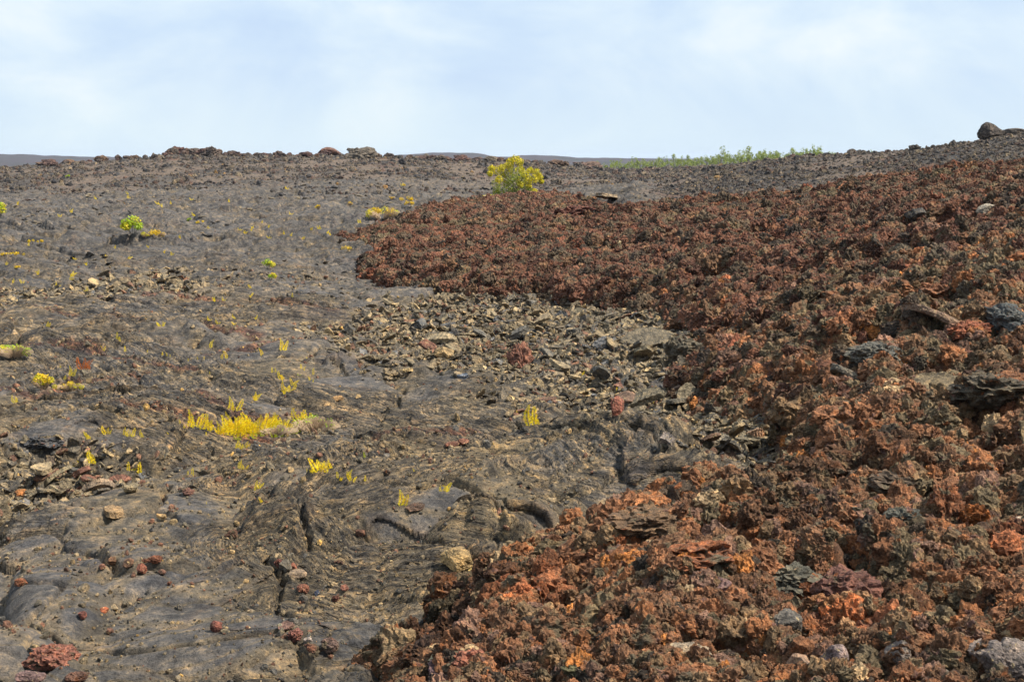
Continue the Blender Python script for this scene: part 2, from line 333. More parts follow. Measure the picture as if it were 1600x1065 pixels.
    grit = np.clip(.8 * toer + (1 - ss(.02, .13, e)) * ss(-.15, .35, fbm(x / 9, y / 9, 12, 2) + .15) + .8 * (1 - ss(.02, .12, eb)) * ss(-.1, .3, fbm(x / 5, y / 5, 15, 2)), 0, 1)
    cp = lerp3(cp, col(.21, .16, .095), .6 * grit)
    cp = lerp3(cp, col(.12, .055, .04), .85 * (1 - ss(.06, .22, cd)))
    cp = lerp3(cp, col(.13, .075, .05), .2 * edge_t * w_p)
    cs = lerp3(lerp3(np.broadcast_to(col(.15, .125, .085), x.shape + (3,)), col(.085, .08, .075), ss(.2, .6, np.mod(ria * 7.7 + rib * 3.3, 1))), col(.25, .19, .115), ss(.75, .9, np.mod(ria * 3.1 + rib * 5.9, 1)))
    cs = lerp3(cs, col(.16, .07, .05), .8 * ss(.15, .4, nA) * ss(.3, .5, np.mod(rib * 13, 1)))
    ca = lerp3(lerp3(np.broadcast_to(col(.13, .068, .042), x.shape + (3,)), col(.20, .075, .035), ss(-.1, .4, nB)), col(.085, .07, .055), ss(.05, .4, nA))
    cr_ = lerp3(lerp3(np.broadcast_to(col(.066, .056, .050), x.shape + (3,)), col(.112, .086, .068), smooth), col(.10, .06, .045), ss(.1, .5, nC))
    cr_ = lerp3(cr_, col(.05, .048, .05), .7 * ss(.5, .9, np.mod(ri3 * 9.1, 1)) * (1 - smooth))
    c = cp * w_p[..., None] + cs * w_s[..., None] + ca * aa[..., None] + cr_ * ridge[..., None]
    c = c / np.maximum(w_p + w_s + aa + ridge, .3)[..., None]
    COL[near] = c
    am = .10 * aa + .05 * w_s + .22 * ridge * (1 - smooth) + .012 * w_p
    DX[near] = am * fbm(x / .5, y / .5, 301, 3) * np.where(ridge > .5, 2, 1.2); DY[near] = am * 1.5 * fbm(x / .5, y / .5, 303, 3) - .07 * edge_t * w_p
    PSI = np.zeros(shp, f32); PSI[near] = psi; land.psi = PSI; land.rm = np.zeros(shp, f32); land.rm[near] = np.clip((.25 + .55 * rmask) * (1 - .6 * skin) + .4 * bund, 0, 1) * w_p * (1 - .55 * ss(40, 95, rr))
    AAo[near] = aa; SLo[near] = w_s; RDo[near] = ridge
    PAo = np.zeros(shp, f32); PAo[near] = w_p; GRo = np.zeros(shp, f32); GRo[near] = np.maximum(grit, 1 - ss(.06, .25, cd)) * w_p
    far = ~near
    fx = X[far]; fy = Y[far]
    cf = lerp3(np.broadcast_to(col(.045, .035, .045), fx.shape + (3,)), col(.032, .034, .036), ss(-.2, .3, fbm(fx / 60, fy / 90, 401, 3)))
    COL[far] = cf
    return z, COL, DX, DY, AAo, SLo, RDo, PAo, GRo

# ------------------------------------------------------------------ materials
def newmat(name):
    m = bpy.data.materials.new(name); m.use_nodes = True; t = m.node_tree
    b = t.nodes['Principled BSDF']; b.inputs['Roughness'].default_value = .85
    b.inputs['Specular IOR Level'].default_value = .25
    return m, t, b
def lava_nodes(t, b, csock, k=1.0, fleck=(.42, .30, .14), fl=.66, bump=1.0, rough=.8, fs=22, spots=None):
    L = t.links.new
    g = N(t, 'ShaderNodeNewGeometry')
    a = N(t, 'ShaderNodeTexNoise', Scale=4.5 * k, Detail=5.0, Roughness=.62); L(g.outputs['Position'], a.inputs['Vector'])
    r1 = ramp(t, [(.32, (.40, .39, .38)), (.5, (1, 1, 1)), (.66, (1.8, 1.65, 1.45))]); L(a.outputs['Fac'], r1.inputs[0])
    m1 = N(t, 'ShaderNodeMixRGB', _blend_type='MULTIPLY'); m1.inputs[0].default_value = 1; L(csock, m1.inputs[1]); L(r1.outputs[0], m1.inputs[2])
    c2 = N(t, 'ShaderNodeTexNoise', Scale=fs * k, Detail=3.0, Roughness=.6); L(g.outputs['Position'], c2.inputs['Vector'])
    r2 = ramp(t, [(fl - .05, (0, 0, 0)), (fl + .03, (1, 1, 1))]); L(c2.outputs['Fac'], r2.inputs[0])
    m2 = N(t, 'ShaderNodeMixRGB'); m2.inputs[2].default_value = fleck + (1,); L(r2.outputs[0], m2.inputs[0]); L(m1.outputs[0], m2.inputs[1])
    out = m2.outputs[0]
    if spots:
        for sc, th, cc in spots:
            s_ = N(t, 'ShaderNodeTexNoise', Scale=sc, Detail=3.0, Roughness=.55); L(g.outputs['Position'], s_.inputs['Vector'])
            off = N(t, 'ShaderNodeMapping'); off.inputs['Location'].default_value = (sc * 3.3, th * 9, sc); L(g.outputs['Position'], off.inputs[0]); L(off.outputs[0], s_.inputs['Vector'])
            rr = ramp(t, [(th, (0, 0, 0)), (th + .07, (1, 1, 1))]); L(s_.outputs['Fac'], rr.inputs[0])
            mm = N(t, 'ShaderNodeMixRGB'); mm.inputs[2].default_value = cc + (1,); L(rr.outputs[0], mm.inputs[0]); L(out, mm.inputs[1]); out = mm.outputs[0]
    gr = N(t, 'ShaderNodeTexNoise', Scale=30 * k, Detail=4.0, Roughness=.7); L(g.outputs['Position'], gr.inputs['Vector'])
    gq = ramp(t, [(.34, (.35, .34, .33)), (.5, (1, 1, 1)), (.66, (1.7, 1.6, 1.45))]); L(gr.outputs['Fac'], gq.inputs[0])
    gm = N(t, 'ShaderNodeMixRGB', _blend_type='MULTIPLY'); gm.inputs[0].default_value = .85; L(out, gm.inputs[1]); L(gq.outputs[0], gm.inputs[2]); out = gm.outputs[0]
    L(out, b.inputs['Base Color'])
    h1 = N(t, 'ShaderNodeTexNoise', Scale=9 * k, Detail=8.0, Roughness=.68); L(g.outputs['Position'], h1.inputs['Vector'])
    bp = N(t, 'ShaderNodeBump', Strength=1.0 * bump, Distance=.16 / k); L(h1.outputs['Fac'], bp.inputs['Height']); L(bp.outputs[0], b.inputs['Normal'])
    b.inputs['Roughness'].default_value = rough
M = {}
m, t, b = newmat('lava_ground')
at = N(t, 'ShaderNodeAttribute', _attribute_name='Col'); aps = N(t, 'ShaderNodeAttribute', _attribute_name='psi'); arm = N(t, 'ShaderNodeAttribute', _attribute_name='ropes')
gg = N(t, 'ShaderNodeNewGeometry'); L_ = t.links.new
# streaks that run along the rope folds: noise stretched along the flow lines
sx = N(t, 'ShaderNodeSeparateXYZ'); L_(gg.outputs['Position'], sx.inputs[0])
def mul(s, k):
    n = N(t, 'ShaderNodeMath', _operation='MULTIPLY'); L_(s, n.inputs[0]); n.inputs[1].default_value = k; return n.outputs[0]
zx = N(t, 'ShaderNodeMath', _operation='ADD'); L_(mul(sx.outputs['X'], 1.0), zx.inputs[0]); L_(mul(sx.outputs['Z'], 9.0), zx.inputs[1])
cx = N(t, 'ShaderNodeCombineXYZ'); L_(mul(aps.outputs['Fac'], 1.15), cx.inputs[0]); L_(mul(zx.outputs[0], .5), cx.inputs[1]); L_(mul(sx.outputs['Y'], .5), cx.inputs[2])
st = N(t, 'ShaderNodeTexNoise', Scale=1.6, Detail=6.0, Roughness=.72); L_(cx.outputs[0], st.inputs['Vector'])
sr = ramp(t, [(.34, (.22, .22, .23)), (.44, (.6, .6, .62)), (.51, (1, 1, 1)), (.57, (1.45, 1.36, 1.2)), (.66, (2.5, 2.1, 1.55))]); L_(st.outputs['Fac'], sr.inputs[0])
mA = N(t, 'ShaderNodeMixRGB', _blend_type='MULTIPLY'); L_(arm.outputs['Fac'], mA.inputs[0]); L_(at.outputs['Color'], mA.inputs[1]); L_(sr.outputs[0], mA.inputs[2])
def lines(freq, cross, width, seed):
    c_ = N(t, 'ShaderNodeCombineXYZ'); L_(mul(aps.outputs['Fac'], freq), c_.inputs[0]); L_(mul(zx.outputs[0], cross), c_.inputs[1]); L_(mul(sx.outputs['Y'], cross), c_.inputs[2])
    o_ = N(t, 'ShaderNodeMapping'); o_.inputs['Location'].default_value = (seed, seed * 2, 0); L_(c_.outputs[0], o_.inputs[0])
    n_ = N(t, 'ShaderNodeTexNoise', Scale=1.0, Detail=4.0, Roughness=.6); L_(o_.outputs[0], n_.inputs['Vector'])
    d_ = N(t, 'ShaderNodeMath', _operation='SUBTRACT'); L_(n_.outputs['Fac'], d_.inputs[0]); d_.inputs[1].default_value = .5
    e_ = N(t, 'ShaderNodeMath', _operation='ABSOLUTE'); L_(d_.outputs[0], e_.inputs[0])
    r_ = N(t, 'ShaderNodeMapRange', _interpolation_type='SMOOTHSTEP'); L_(e_.outputs[0], r_.inputs['Value']); r_.inputs['From Min'].default_value = width * .3; r_.inputs['From Max'].default_value = width
    r_.inputs['To Min'].default_value = 1; r_.inputs['To Max'].default_value = 0; return r_.outputs[0]
l1 = lines(1.3, .45, .022, 3.0); l2 = lines(1.9, .7, .020, 11.0); l3 = lines(.8, .8, .016, 23.0)
mD = N(t, 'ShaderNodeMixRGB'); mD.inputs[2].default_value = (.028, .026, .026, 1); mq = N(t, 'ShaderNodeMath', _operation='MAXIMUM'); L_(l1, mq.inputs[0]); L_(l3, mq.inputs[1])
mw = N(t, 'ShaderNodeMath', _operation='MULTIPLY'); L_(mul(mq.outputs[0], .85), mw.inputs[0]); L_(arm.outputs['Fac'], mw.inputs[1]); L_(mw.outputs[0], mD.inputs[0]); L_(mA.outputs[0], mD.inputs[1])
mE = N(t, 'ShaderNodeMixRGB'); mE.inputs[2].default_value = (.26, .19, .105, 1); mv = N(t, 'ShaderNodeMath', _operation='MULTIPLY'); L_(mul(l2, .45), mv.inputs[0]); L_(arm.outputs['Fac'], mv.inputs[1]); L_(mv.outputs[0], mE.inputs[0]); L_(mD.outputs[0], mE.inputs[1])
mA = mE
# fine grain everywhere
fg = N(t, 'ShaderNodeTexNoise', Scale=6.5, Detail=6.0, Roughness=.78); L_(gg.outputs['Position'], fg.inputs['Vector'])
fr_ = ramp(t, [(.34, (.32, .32, .33)), (.46, (.85, .85, .85)), (.54, (1.12, 1.1, 1.05)), (.64, (2.2, 1.9, 1.45))]); L_(fg.outputs['Fac'], fr_.inputs[0])
mB = N(t, 'ShaderNodeMixRGB', _blend_type='MULTIPLY'); mB.inputs[0].default_value = .9; L_(mA.outputs[0], mB.inputs[1]); L_(fr_.outputs[0], mB.inputs[2])
# broad blotches for the distance
bl = N(t, 'ShaderNodeTexNoise', Scale=1.7, Detail=6.0, Roughness=.7); L_(gg.outputs['Position'], bl.inputs['Vector'])
br = ramp(t, [(.37, (.42, .42, .44)), (.5, (1, 1, 1)), (.62, (1.65, 1.5, 1.3))]); L_(bl.outputs['Fac'], br.inputs[0])
mC = N(t, 'ShaderNodeMixRGB', _blend_type='MULTIPLY'); mC.inputs[0].default_value = .8; L_(mB.outputs[0], mC.inputs[1]); L_(br.outputs[0], mC.inputs[2])
L_(mC.outputs[0], b.inputs['Base Color']); b.inputs['Roughness'].default_value = .82
hb = N(t, 'ShaderNodeTexNoise', Scale=7.0, Detail=9.0, Roughness=.72); L_(gg.outputs['Position'], hb.inputs['Vector'])
sm_ = N(t, 'ShaderNodeMath', _operation='MULTIPLY_ADD'); L_(mul(st.outputs['Fac'], .55), sm_.inputs[0]); L_(arm.outputs['Fac'], sm_.inputs[1]); L_(hb.outputs['Fac'], sm_.inputs[2])
hl = N(t, 'ShaderNodeMath', _operation='SUBTRACT'); L_(sm_.outputs[0], hl.inputs[0]); L_(mul(mw.outputs[0], .25), hl.inputs[1])
bp = N(t, 'ShaderNodeBump', Strength=1.0, Distance=.16); L_(hl.outputs[0], bp.inputs['Height']); L_(bp.outputs[0], b.inputs['Normal'])
M['ground'] = m
m, t, b = newmat('red_clinker')
at = N(t, 'ShaderNodeAttribute', _attribute_name='tint', _attribute_type='INSTANCER'); lava_nodes(t, b, at.outputs['Color'], k=1.6, fleck=(.34, .22, .12), fl=.68, bump=1.0, rough=.9, fs=16,
    spots=[(7.0, .64, (.27, .095, .035)), (4.0, .58, (.13, .10, .062)), (9.0, .64, (.17, .09, .07))]); M['red'] = m
m, t, b = newmat('grey_plate')
at = N(t, 'ShaderNodeAttribute', _attribute_name='tint', _attribute_type='INSTANCER'); lava_nodes(t, b, at.outputs['Color'], k=1.4, fleck=(.45, .33, .17), fl=.66, bump=.8, rough=.7, fs=16); M['plate'] = m
m, t, b = newmat('ridge_rubble')
at = N(t, 'ShaderNodeAttribute', _attribute_name='tint', _attribute_type='INSTANCER'); lava_nodes(t, b, at.outputs['Color'], k=.5, fleck=(.26, .19, .12), fl=.68, bump=.8, rough=.85, fs=9); M['ridge'] = m
def leafmat(name, cols, trans=.35):
    m, t, b = newmat(name); L = t.links.new
    g = N(t, 'ShaderNodeNewGeometry')
    n = N(t, 'ShaderNodeTexNoise', Scale=6.0, Detail=2.0); L(g.outputs['Position'], n.inputs['Vector'])
    ad = N(t, 'ShaderNodeMath', _operation='ADD'); sb = N(t, 'ShaderNodeMath', _operation='MULTIPLY'); sb.inputs[1].default_value = .45
    L(g.outputs['Random Per Island'], sb.inputs[0]); L(sb.outputs[0], ad.inputs[0]); 
    s2 = N(t, 'ShaderNodeMath', _operation='MULTIPLY'); s2.inputs[1].default_value = .6; L(n.outputs['Fac'], s2.inputs[0]); L(s2.outputs[0], ad.inputs[1])
    r_ = ramp(t, [(.15 + .7 * i / max(1, len(cols) - 1), c) for i, c in enumerate(cols)]); L(ad.outputs[0], r_.inputs[0])
    L(r_.outputs[0], b.inputs['Base Color']); b.inputs['Roughness'].default_value = .55
    tr = N(t, 'ShaderNodeBsdfTranslucent'); L(r_.outputs[0], tr.inputs[0])
    mx = N(t, 'ShaderNodeMixShader'); mx.inputs[0].default_value = trans
    L(b.outputs[0], mx.inputs[1]); L(tr.outputs[0], mx.inputs[2]); L(mx.outputs[0], t.nodes['Material Output'].inputs[0])
    return m
M['fern'] = leafmat('yellow_fern', [(1.0, .52, .01), (1.0, .74, .015), (1.0, .80, .025)], .2)
M['fern_green'] = leafmat('lime_fern', [(.35, .45, .02), (.6, .6, .02), (.45, .55, .02)], .25)
M['fern_dead'] = leafmat('rust_fern', [(.45, .09, .01), (.6, .15, .015), (.5, .12, .01)], .25)
M['leaf_yg'] = leafmat('yellow_green_leaf', [(.20, .30, .02), (.50, .50, .03), (.65, .55, .02), (.60, .35, .02)], .3)
M['leaf_y'] = leafmat('yellow_leaf', [(.45, .35, .02), (.75, .52, .02), (.80, .45, .02)], .3)
M['leaf_g'] = leafmat('bright_green_leaf', [(.16, .26, .015), (.32, .45, .02), (.45, .50, .03)], .3)
M['leaf_tree'] = leafmat('tree_leaf', [(.16, .20, .02), (.40, .38, .02), (.68, .56, .02), (.78, .54, .015)], .3)
M['leaf_far'] = leafmat('far_leaf', [(.12, .17, .035), (.23, .28, .05), (.38, .41, .06)], .2)
M['dry'] = leafmat('dry_twig', [(.42, .28, .18), (.60, .43, .28), (.70, .52, .34)], .1)
m, t, b = newmat('bark'); g = N(t, 'ShaderNodeNewGeometry'); n = N(t, 'ShaderNodeTexNoise', Scale=12.0, Detail=4.0); t.links.new(g.outputs['Position'], n.inputs['Vector'])
r_ = ramp(t, [(.3, (.10, .08, .06)), (.7, (.30, .26, .21))]); t.links.new(n.outputs['Fac'], r_.inputs[0]); t.links.new(r_.outputs[0], b.inputs['Base Color']); M['bark'] = m

# ------------------------------------------------------------------ object helpers
def mesh_np(name, V, F, mat, smooth=False):
    me = bpy.data.meshes.new(name); V = np.asarray(V, f32); F = np.asarray(F, np.int32)
    me.vertices.add(len(V)); me.vertices.foreach_set('co', V.ravel())
    k = F.shape[1]; me.loops.add(F.size); me.loops.foreach_set('vertex_index', F.ravel())
    me.polygons.add(len(F)); me.polygons.foreach_set('loop_start', np.arange(0, F.size, k, dtype=np.int32))
    me.polygons.foreach_set('use_smooth', np.full(len(F), smooth))
    me.update(calc_edges=True); me.materials.append(mat)
    return me
def link(name, me, parent=None):
    o = bpy.data.objects.new(name, me); C.objects.link(o)
    if parent: o.parent = parent
    return o
def tag(o, label=None, cat=None, group=None, kind=None):
    if label: o['label'] = label
    if cat: o['category'] = cat
    if group: o['group'] = group
    if kind: o['kind'] = kind
    return o

# ------------------------------------------------------------------ ground: one sheet round the camera out to the horizon
rs = [0.6, 2.0, 4.0, 5.5, 6.5]
r = 7.4
while r < 20000:
    rs.append(r)
    if r < 300: r += max(.016, min(.62 * r * r / 7110, .0036 * r))
    elif r < 460: r *= 1.008
    else: r *= 1.03
rs = np.array(rs)
def az_list():
    a = [0.0]; step = R(.046)
    out = list(np.arange(0, R(21.6), step))
    x = out[-1]
    while x < R(30): x += R(.12); out.append(x)
    while x < R(45): x += R(.6); out.append(x)
    while x < R(177): x += R(4); out.append(x)
    return np.array(sorted([-v for v in out[1:]] + out))
azs = az_list()
A_, R_ = np.meshgrid(azs, rs)
jit = 1
GX = (R_ * np.sin(A_)); GY = (R_ * np.cos(A_))
z, COL, DX, DY, AAm, SLm, RDm, PAm, GRm = land(GX, GY, True); PSI_, RM_ = land.psi, land.rm
V = np.stack([GX + DX, GY + DY, z], -1).reshape(-1, 3)
nr, nc = GX.shape
i0 = (np.arange(nr - 1)[:, None] * nc + np.arange(nc - 1)[None, :]).ravel()
F = np.stack([i0, i0 + 1, i0 + nc + 1, i0 + nc], -1)
# close the ring behind the camera
j = np.arange(nr - 1) * nc
F = np.concatenate([F, np.stack([j + nc - 1, j, j + nc, j + 2 * nc - 1], -1)])
# the patch under the camera
V = np.concatenate([V, [[0, 0, float(base(np.array([0.]), np.array([.1]))[0])]]]); kc = len(V) - 1
cap = np.stack([np.arange(nc), np.roll(np.arange(nc), -1), np.full(nc, kc), np.full(nc, kc)], -1)
me = mesh_np('lava_ground', V, F[:, ::-1], M['ground'], True)
ca = me.color_attributes.new('Col', 'FLOAT_COLOR', 'POINT')
cc = np.ones((len(V), 4), f32); cc[:-1, :3] = COL.reshape(-1, 3); ca.data.foreach_set('color', cc.ravel())
for nm_, ar_ in (('psi', PSI_), ('ropes', RM_)):
    q_ = me.attributes.new(nm_, 'FLOAT', 'POINT'); q_.data.foreach_set('value', np.append(ar_.ravel(), 0).astype(f32))
g = link('ground', me); tag(g, kind='structure')
print('ground', len(V), nr, nc)
del V, F, cc, A_, R_, GX, GY

# ------------------------------------------------------------------ rock shapes
import bmesh
def rock_mesh(name, seed, kind, sub, mat):
    bm = bmesh.new(); bmesh.ops.create_icosphere(bm, subdivisions=sub, radius=1)
    q = random.Random(seed); off = Vector((q.uniform(-50, 50), q.uniform(-50, 50), q.uniform(-50, 50)))
    if kind == 'clinker':
        nv = q.randint(5, 8); sc = (q.uniform(.8, 1.25), q.uniform(.7, 1.1), q.uniform(.6, .95))
    elif kind == 'block':
        nv = q.randint(9, 13); sc = (q.uniform(.9, 1.3), q.uniform(.7, 1.0), q.uniform(.6, .9))
    else:
        nv = q.randint(6, 8); sc = (q.uniform(1.0, 1.5), q.uniform(.6, 1.0), q.uniform(.16, .3))
    pl = []
    for i in range(nv):
        a = q.uniform(0, 6.283)
        zc = q.uniform(-.95, .95) if kind != 'plate' else q.uniform(-.25, .25)
        n = Vector((math.cos(a) * math.sqrt(1 - zc * zc), math.sin(a) * math.sqrt(1 - zc * zc), zc)); pl.append((n, q.uniform(.62, .95)))
    for v in bm.verts:
        d = v.co.normalized(); rad = 1.15
        for n, w in pl:
            k = d.dot(n)
            if k > 1e-3: rad = min(rad, w / k)
        p = d * rad
        if kind == 'clinker':
            s = .34 * mn.noise(d * 1.4 + off) + .26 * (.5 - abs(mn.noise(d * 2.8 + off))) * 2 - .12 + .11 * (.5 - abs(mn.noise(d * 6 + off))) * 2 - .05 + (.10 if sub < 5 else .06) * mn.noise(d * 11 + off) + (.05 if sub < 5 else .03) * mn.noise(d * 22 + off)
            v_ = mn.voronoi(d * 3.2 + off)[0]; s += -.30 * max(0, .42 - v_[0]) * 1.6
            p = d * (rad * .7 + .28) * (1 + s)
            p += Vector(mn.noise_vector(d * 4 + off)) * .12
        elif kind == 'block':
            s = .10 * mn.noise(d * 2.0 + off) + .07 * mn.noise(d * 6 + off) + .04 * mn.noise(d * 14 + off); p = p * (1 + s)
        else:
            s = .10 * mn.noise(d * 2.4 + off) + .06 * mn.noise(d * 7 + off); p = p * (1 + s)
        p = Vector((p.x * sc[0], p.y * sc[1], p.z * sc[2]))
        if kind == 'plate':
            # flat top with rope ridges, a slight curl
            t = .025 * math.sin(p.x * 14 + 3 * mn.noise(p * 1.5 + off)) 
            th = sc[2] * .75
            p.z = max(-th, min(th, p.z * 3)) * (1 + .2 * mn.noise(d * 3 + off)) + t * (1 if d.z > 0 else .3) + .08 * p.x * p.x * q_sign(seed)
        v.co = p
    me = bpy.data.meshes.new(name); bm.to_mesh(me); bm.free(); me.materials.append(mat)
    if kind != 'x':
        me.polygons.foreach_set('use_smooth', np.full(len(me.polygons), False))
    return me
def q_sign(s): return ((s * 7919) % 100) / 50 - 1
def protos(name, kind, n, sub, mat, seed):
    col_ = bpy.data.collections.new(name)
    for i in range(n):
        o = bpy.data.objects.new(f'{name}_{i:02d}', rock_mesh(name, seed + i, kind, sub, mat)); col_.objects.link(o)
    return col_
K_red = protos('clinker_shape', 'clinker', 14, 4, M['red'], 100)
K_plate = protos('plate_shape', 'plate', 12, 4, M['plate'], 300)
K_block = protos('block_shape', 'block', 8, 3, M['plate'], 500)
K_ridge = protos('ridge_block_shape', 'block', 8, 3, M['ridge'], 700)
K_ridge_c = protos('ridge_clinker_shape', 'clinker', 8, 3, M['ridge'], 800)

def gn_tree(coll, n):
    t = bpy.data.node_groups.new('scatter_' + coll.name, 'GeometryNodeTree')
    t.interface.new_socket('Geometry', in_out='INPUT', socket_type='NodeSocketGeometry'); t.interface.new_socket('Geometry', in_out='OUTPUT', socket_type='NodeSocketGeometry')
    gi = t.nodes.new('NodeGroupInput'); go = t.nodes.new('NodeGroupOutput')
    ip = t.nodes.new('GeometryNodeInstanceOnPoints'); ci = t.nodes.new('GeometryNodeCollectionInfo'); ci.inputs['Collection'].default_value = coll
    ci.inputs['Separate Children'].default_value = True; ci.inputs['Reset Children'].default_value = True
    def na(nm, ty):
        a = t.nodes.new('GeometryNodeInputNamedAttribute'); a.data_type = ty; a.inputs['Name'].default_value = nm; return a.outputs['Attribute']
    e = t.nodes.new('FunctionNodeEulerToRotation')
    t.links.new(na('rot', 'FLOAT_VECTOR'), e.inputs[0]); t.links.new(e.outputs[0], ip.inputs['Rotation'])
    t.links.new(na('scl', 'FLOAT_VECTOR'), ip.inputs['Scale']); t.links.new(na('pick', 'INT'), ip.inputs['Instance Index'])
    ip.inputs['Pick Instance'].default_value = True
    mp_ = t.nodes.new('GeometryNodeMeshToPoints')
    t.links.new(gi.outputs[0], ip.inputs['Points']); t.links.new(ci.outputs[0], ip.inputs['Instance']); t.links.new(ip.outputs[0], go.inputs[0])
    return t
def scatter(name, P, rot, scl, tint, coll):
    n = len(P); me = bpy.data.meshes.new(name); me.vertices.add(n); me.vertices.foreach_set('co', np.asarray(P, f32).ravel())
    for nm, ty, arr in (('rot', 'FLOAT_VECTOR', rot), ('scl', 'FLOAT_VECTOR', scl), ('tint', 'FLOAT_VECTOR', tint)):
        a = me.attributes.new(nm, ty, 'POINT'); a.data.foreach_set('vector', np.asarray(arr, f32).ravel())
    k = len(coll.objects); a = me.attributes.new('pick', 'INT', 'POINT'); a.data.foreach_set('value', rng.integers(0, k, n).astype(np.int32))
    me.update(); o = link(name, me); md = o.modifiers.new('scatter', 'NODES'); md.node_group = gn_tree(coll, k)
    tag(o, kind='stuff'); print(name, n)
    return o
def samp(n, r0, r1, a0, a1):
    a = R(1) * (a0 + (a1 - a0) * rng.random(n)); r_ = r0 * (r1 / r0) ** rng.random(n)
    return r_ * np.sin(a), r_ * np.cos(a), r_
def pal(n, cols, wts):
    c = np.array(cols, f32); i = rng.choice(len(c), n, p=np.array(wts) / sum(wts)); return c[i] * (0.75 + .5 * rng.random((n, 1)))

def aa_tint(x, y, n):
    A1 = pal(n, [(.21, .100, .055), (.165, .088, .052), (.25, .110, .052), (.18, .118, .070), (.14, .108, .068), (.19, .112, .085), (.36, .26, .16), (.34, .14, .045), (.05, .038, .030)], [28, 26, 12, 20, 10, 7, 2.5, 2, 6])
    far = pal(n, [(.105, .050, .036), (.13, .062, .042), (.088, .066, .048), (.055, .042, .035), (.17, .10, .062)], [30, 28, 18, 10, 10])
    gr = pal(n, [(.115, .092, .060), (.15, .115, .072), (.075, .062, .048), (.17, .095, .055)], [3, 3, 1.5, 4])
    r_ = np.hypot(x, y)
    c = np.where((rng.random(n) < ss(16, 45, r_))[:, None], far, A1)
    pg = ss(.15, .42, fbm(x / 4.5, y / 6, 601, 3)) * .7
    # the grey brown belt between the two red lobes on the right
    u = x / y * FPX + 800; belt = np.exp(-((y - 27 - (u - 1400) * .002) / 5.0) ** 2) * ss(1180, 1320, u) * .6
    c = np.where((rng.random(n) < np.maximum(pg, belt))[:, None], gr, c)
    hot = ss(.22, .5, fbm(x / 1.6, y / 2.2, 603, 3))
    c = c * (1 + hot[:, None] * np.array([.5, .15, .0]))
    return c * (1 - .55 * ss(.08, .32, fbm(x / 1.9, y / 2.8, 605, 4)))[:, None] * np.array([1.12, 1.08, 1.0])
# red rubble
x, y, r_ = samp(720000, 7.4, 130, -25, 27)
z, _, _, _, aa, sl_, rd, pa_, gr_ = land(x, y, True)
m = (rng.random(len(x)) < ss(.25, .8, aa)); x, y, z, r_ = x[m], y[m], z[m], r_[m]; n = len(x)
s = np.minimum(.0017 * r_ * (1 - rng.random(n) * .985) ** -.48, .155 + .0022 * r_) * (.85 + .3 * rng.random(n))
scl = s[:, None] * (1 + .35 * (rng.random((n, 3)) - .5))
scatter('red_clinker_rubble', np.stack([x, y, z + s * (.15 + .55 * rng.random(n))], -1), rng.random((n, 3)) * 6.283, scl, aa_tint(x, y, n), K_red)
tag(bpy.data.objects['red_clinker_rubble'], 'rough reddish brown clinker rubble covering the flow on the right', 'rubble')
# broken plates
x, y, r_ = samp(170000, 10.6, 90, -25, 22)
z, _, _, _, aa, sl_, rd, pa_, gr_ = land(x, y, True)
pr = np.maximum(.9 * sl_, .05 * aa); m = rng.random(len(x)) < pr; x, y, z, r_ = x[m], y[m], z[m], r_[m]; n = len(x)
s = np.minimum(.0020 * r_ * (1 - rng.random(n) * .97) ** -.45, .05 + .0025 * r_)
rot = np.stack([rng.normal(0, .55, n), rng.normal(0, .55, n), rng.random(n) * 6.283], -1)
PT = pal(n, [(.16, .130, .086), (.21, .160, .100), (.125, .105, .080), (.082, .072, .062), (.30, .225, .13), (.16, .085, .055), (.13, .128, .13), (.40, .29, .155)], [28, 22, 20, 10, 9, 8, 4, 3])
scatter('broken_plate_rubble', np.stack([x, y, z + s * (-.15 + .4 * rng.random(n))], -1), rot, s[:, None] * (1 + .3 * (rng.random((n, 3)) - .5)), PT, K_plate)
tag(bpy.data.objects['broken_plate_rubble'], 'tilted tan and grey lava plate rubble between smooth and red lava', 'rubble')
# small grit and chips on the smooth lava, thick along the joints
x, y, r_ = samp(150000, 10.6, 60, -24, 12)
z, _, _, _, aa, sl_, rd, pa_, gr_ = land(x, y, True)
pr = np.clip(.012 * pa_ + .30 * gr_ + .4 * sl_ + pa_ * .25 * ss(.35, .6, fbm(x / 1.8, y / 1.4, 611, 3)), 0, 1); m = rng.random(len(x)) < pr; x, y, z, r_ = x[m], y[m], z[m], r_[m]; n = len(x)
s = np.minimum(.0007 * r_ * (1 - rng.random(n) * .985) ** -.40, .07)
CT = pal(n, [(.19, .145, .09), (.13, .11, .08), (.085, .078, .07), (.14, .07, .045), (.26, .18, .09), (.36, .22, .07)], [24, 26, 22, 16, 5, 1])
scatter('lava_gravel', np.stack([x, y, z + s * .25], -1), rng.random((n, 3)) * 6.283, s[:, None] * (1 + .6 * (rng.random((n, 3)) - .5)), CT, K_block)
tag(bpy.data.objects['lava_gravel'], 'tan and grey lava gravel lying in joints of the smooth lava', 'gravel')
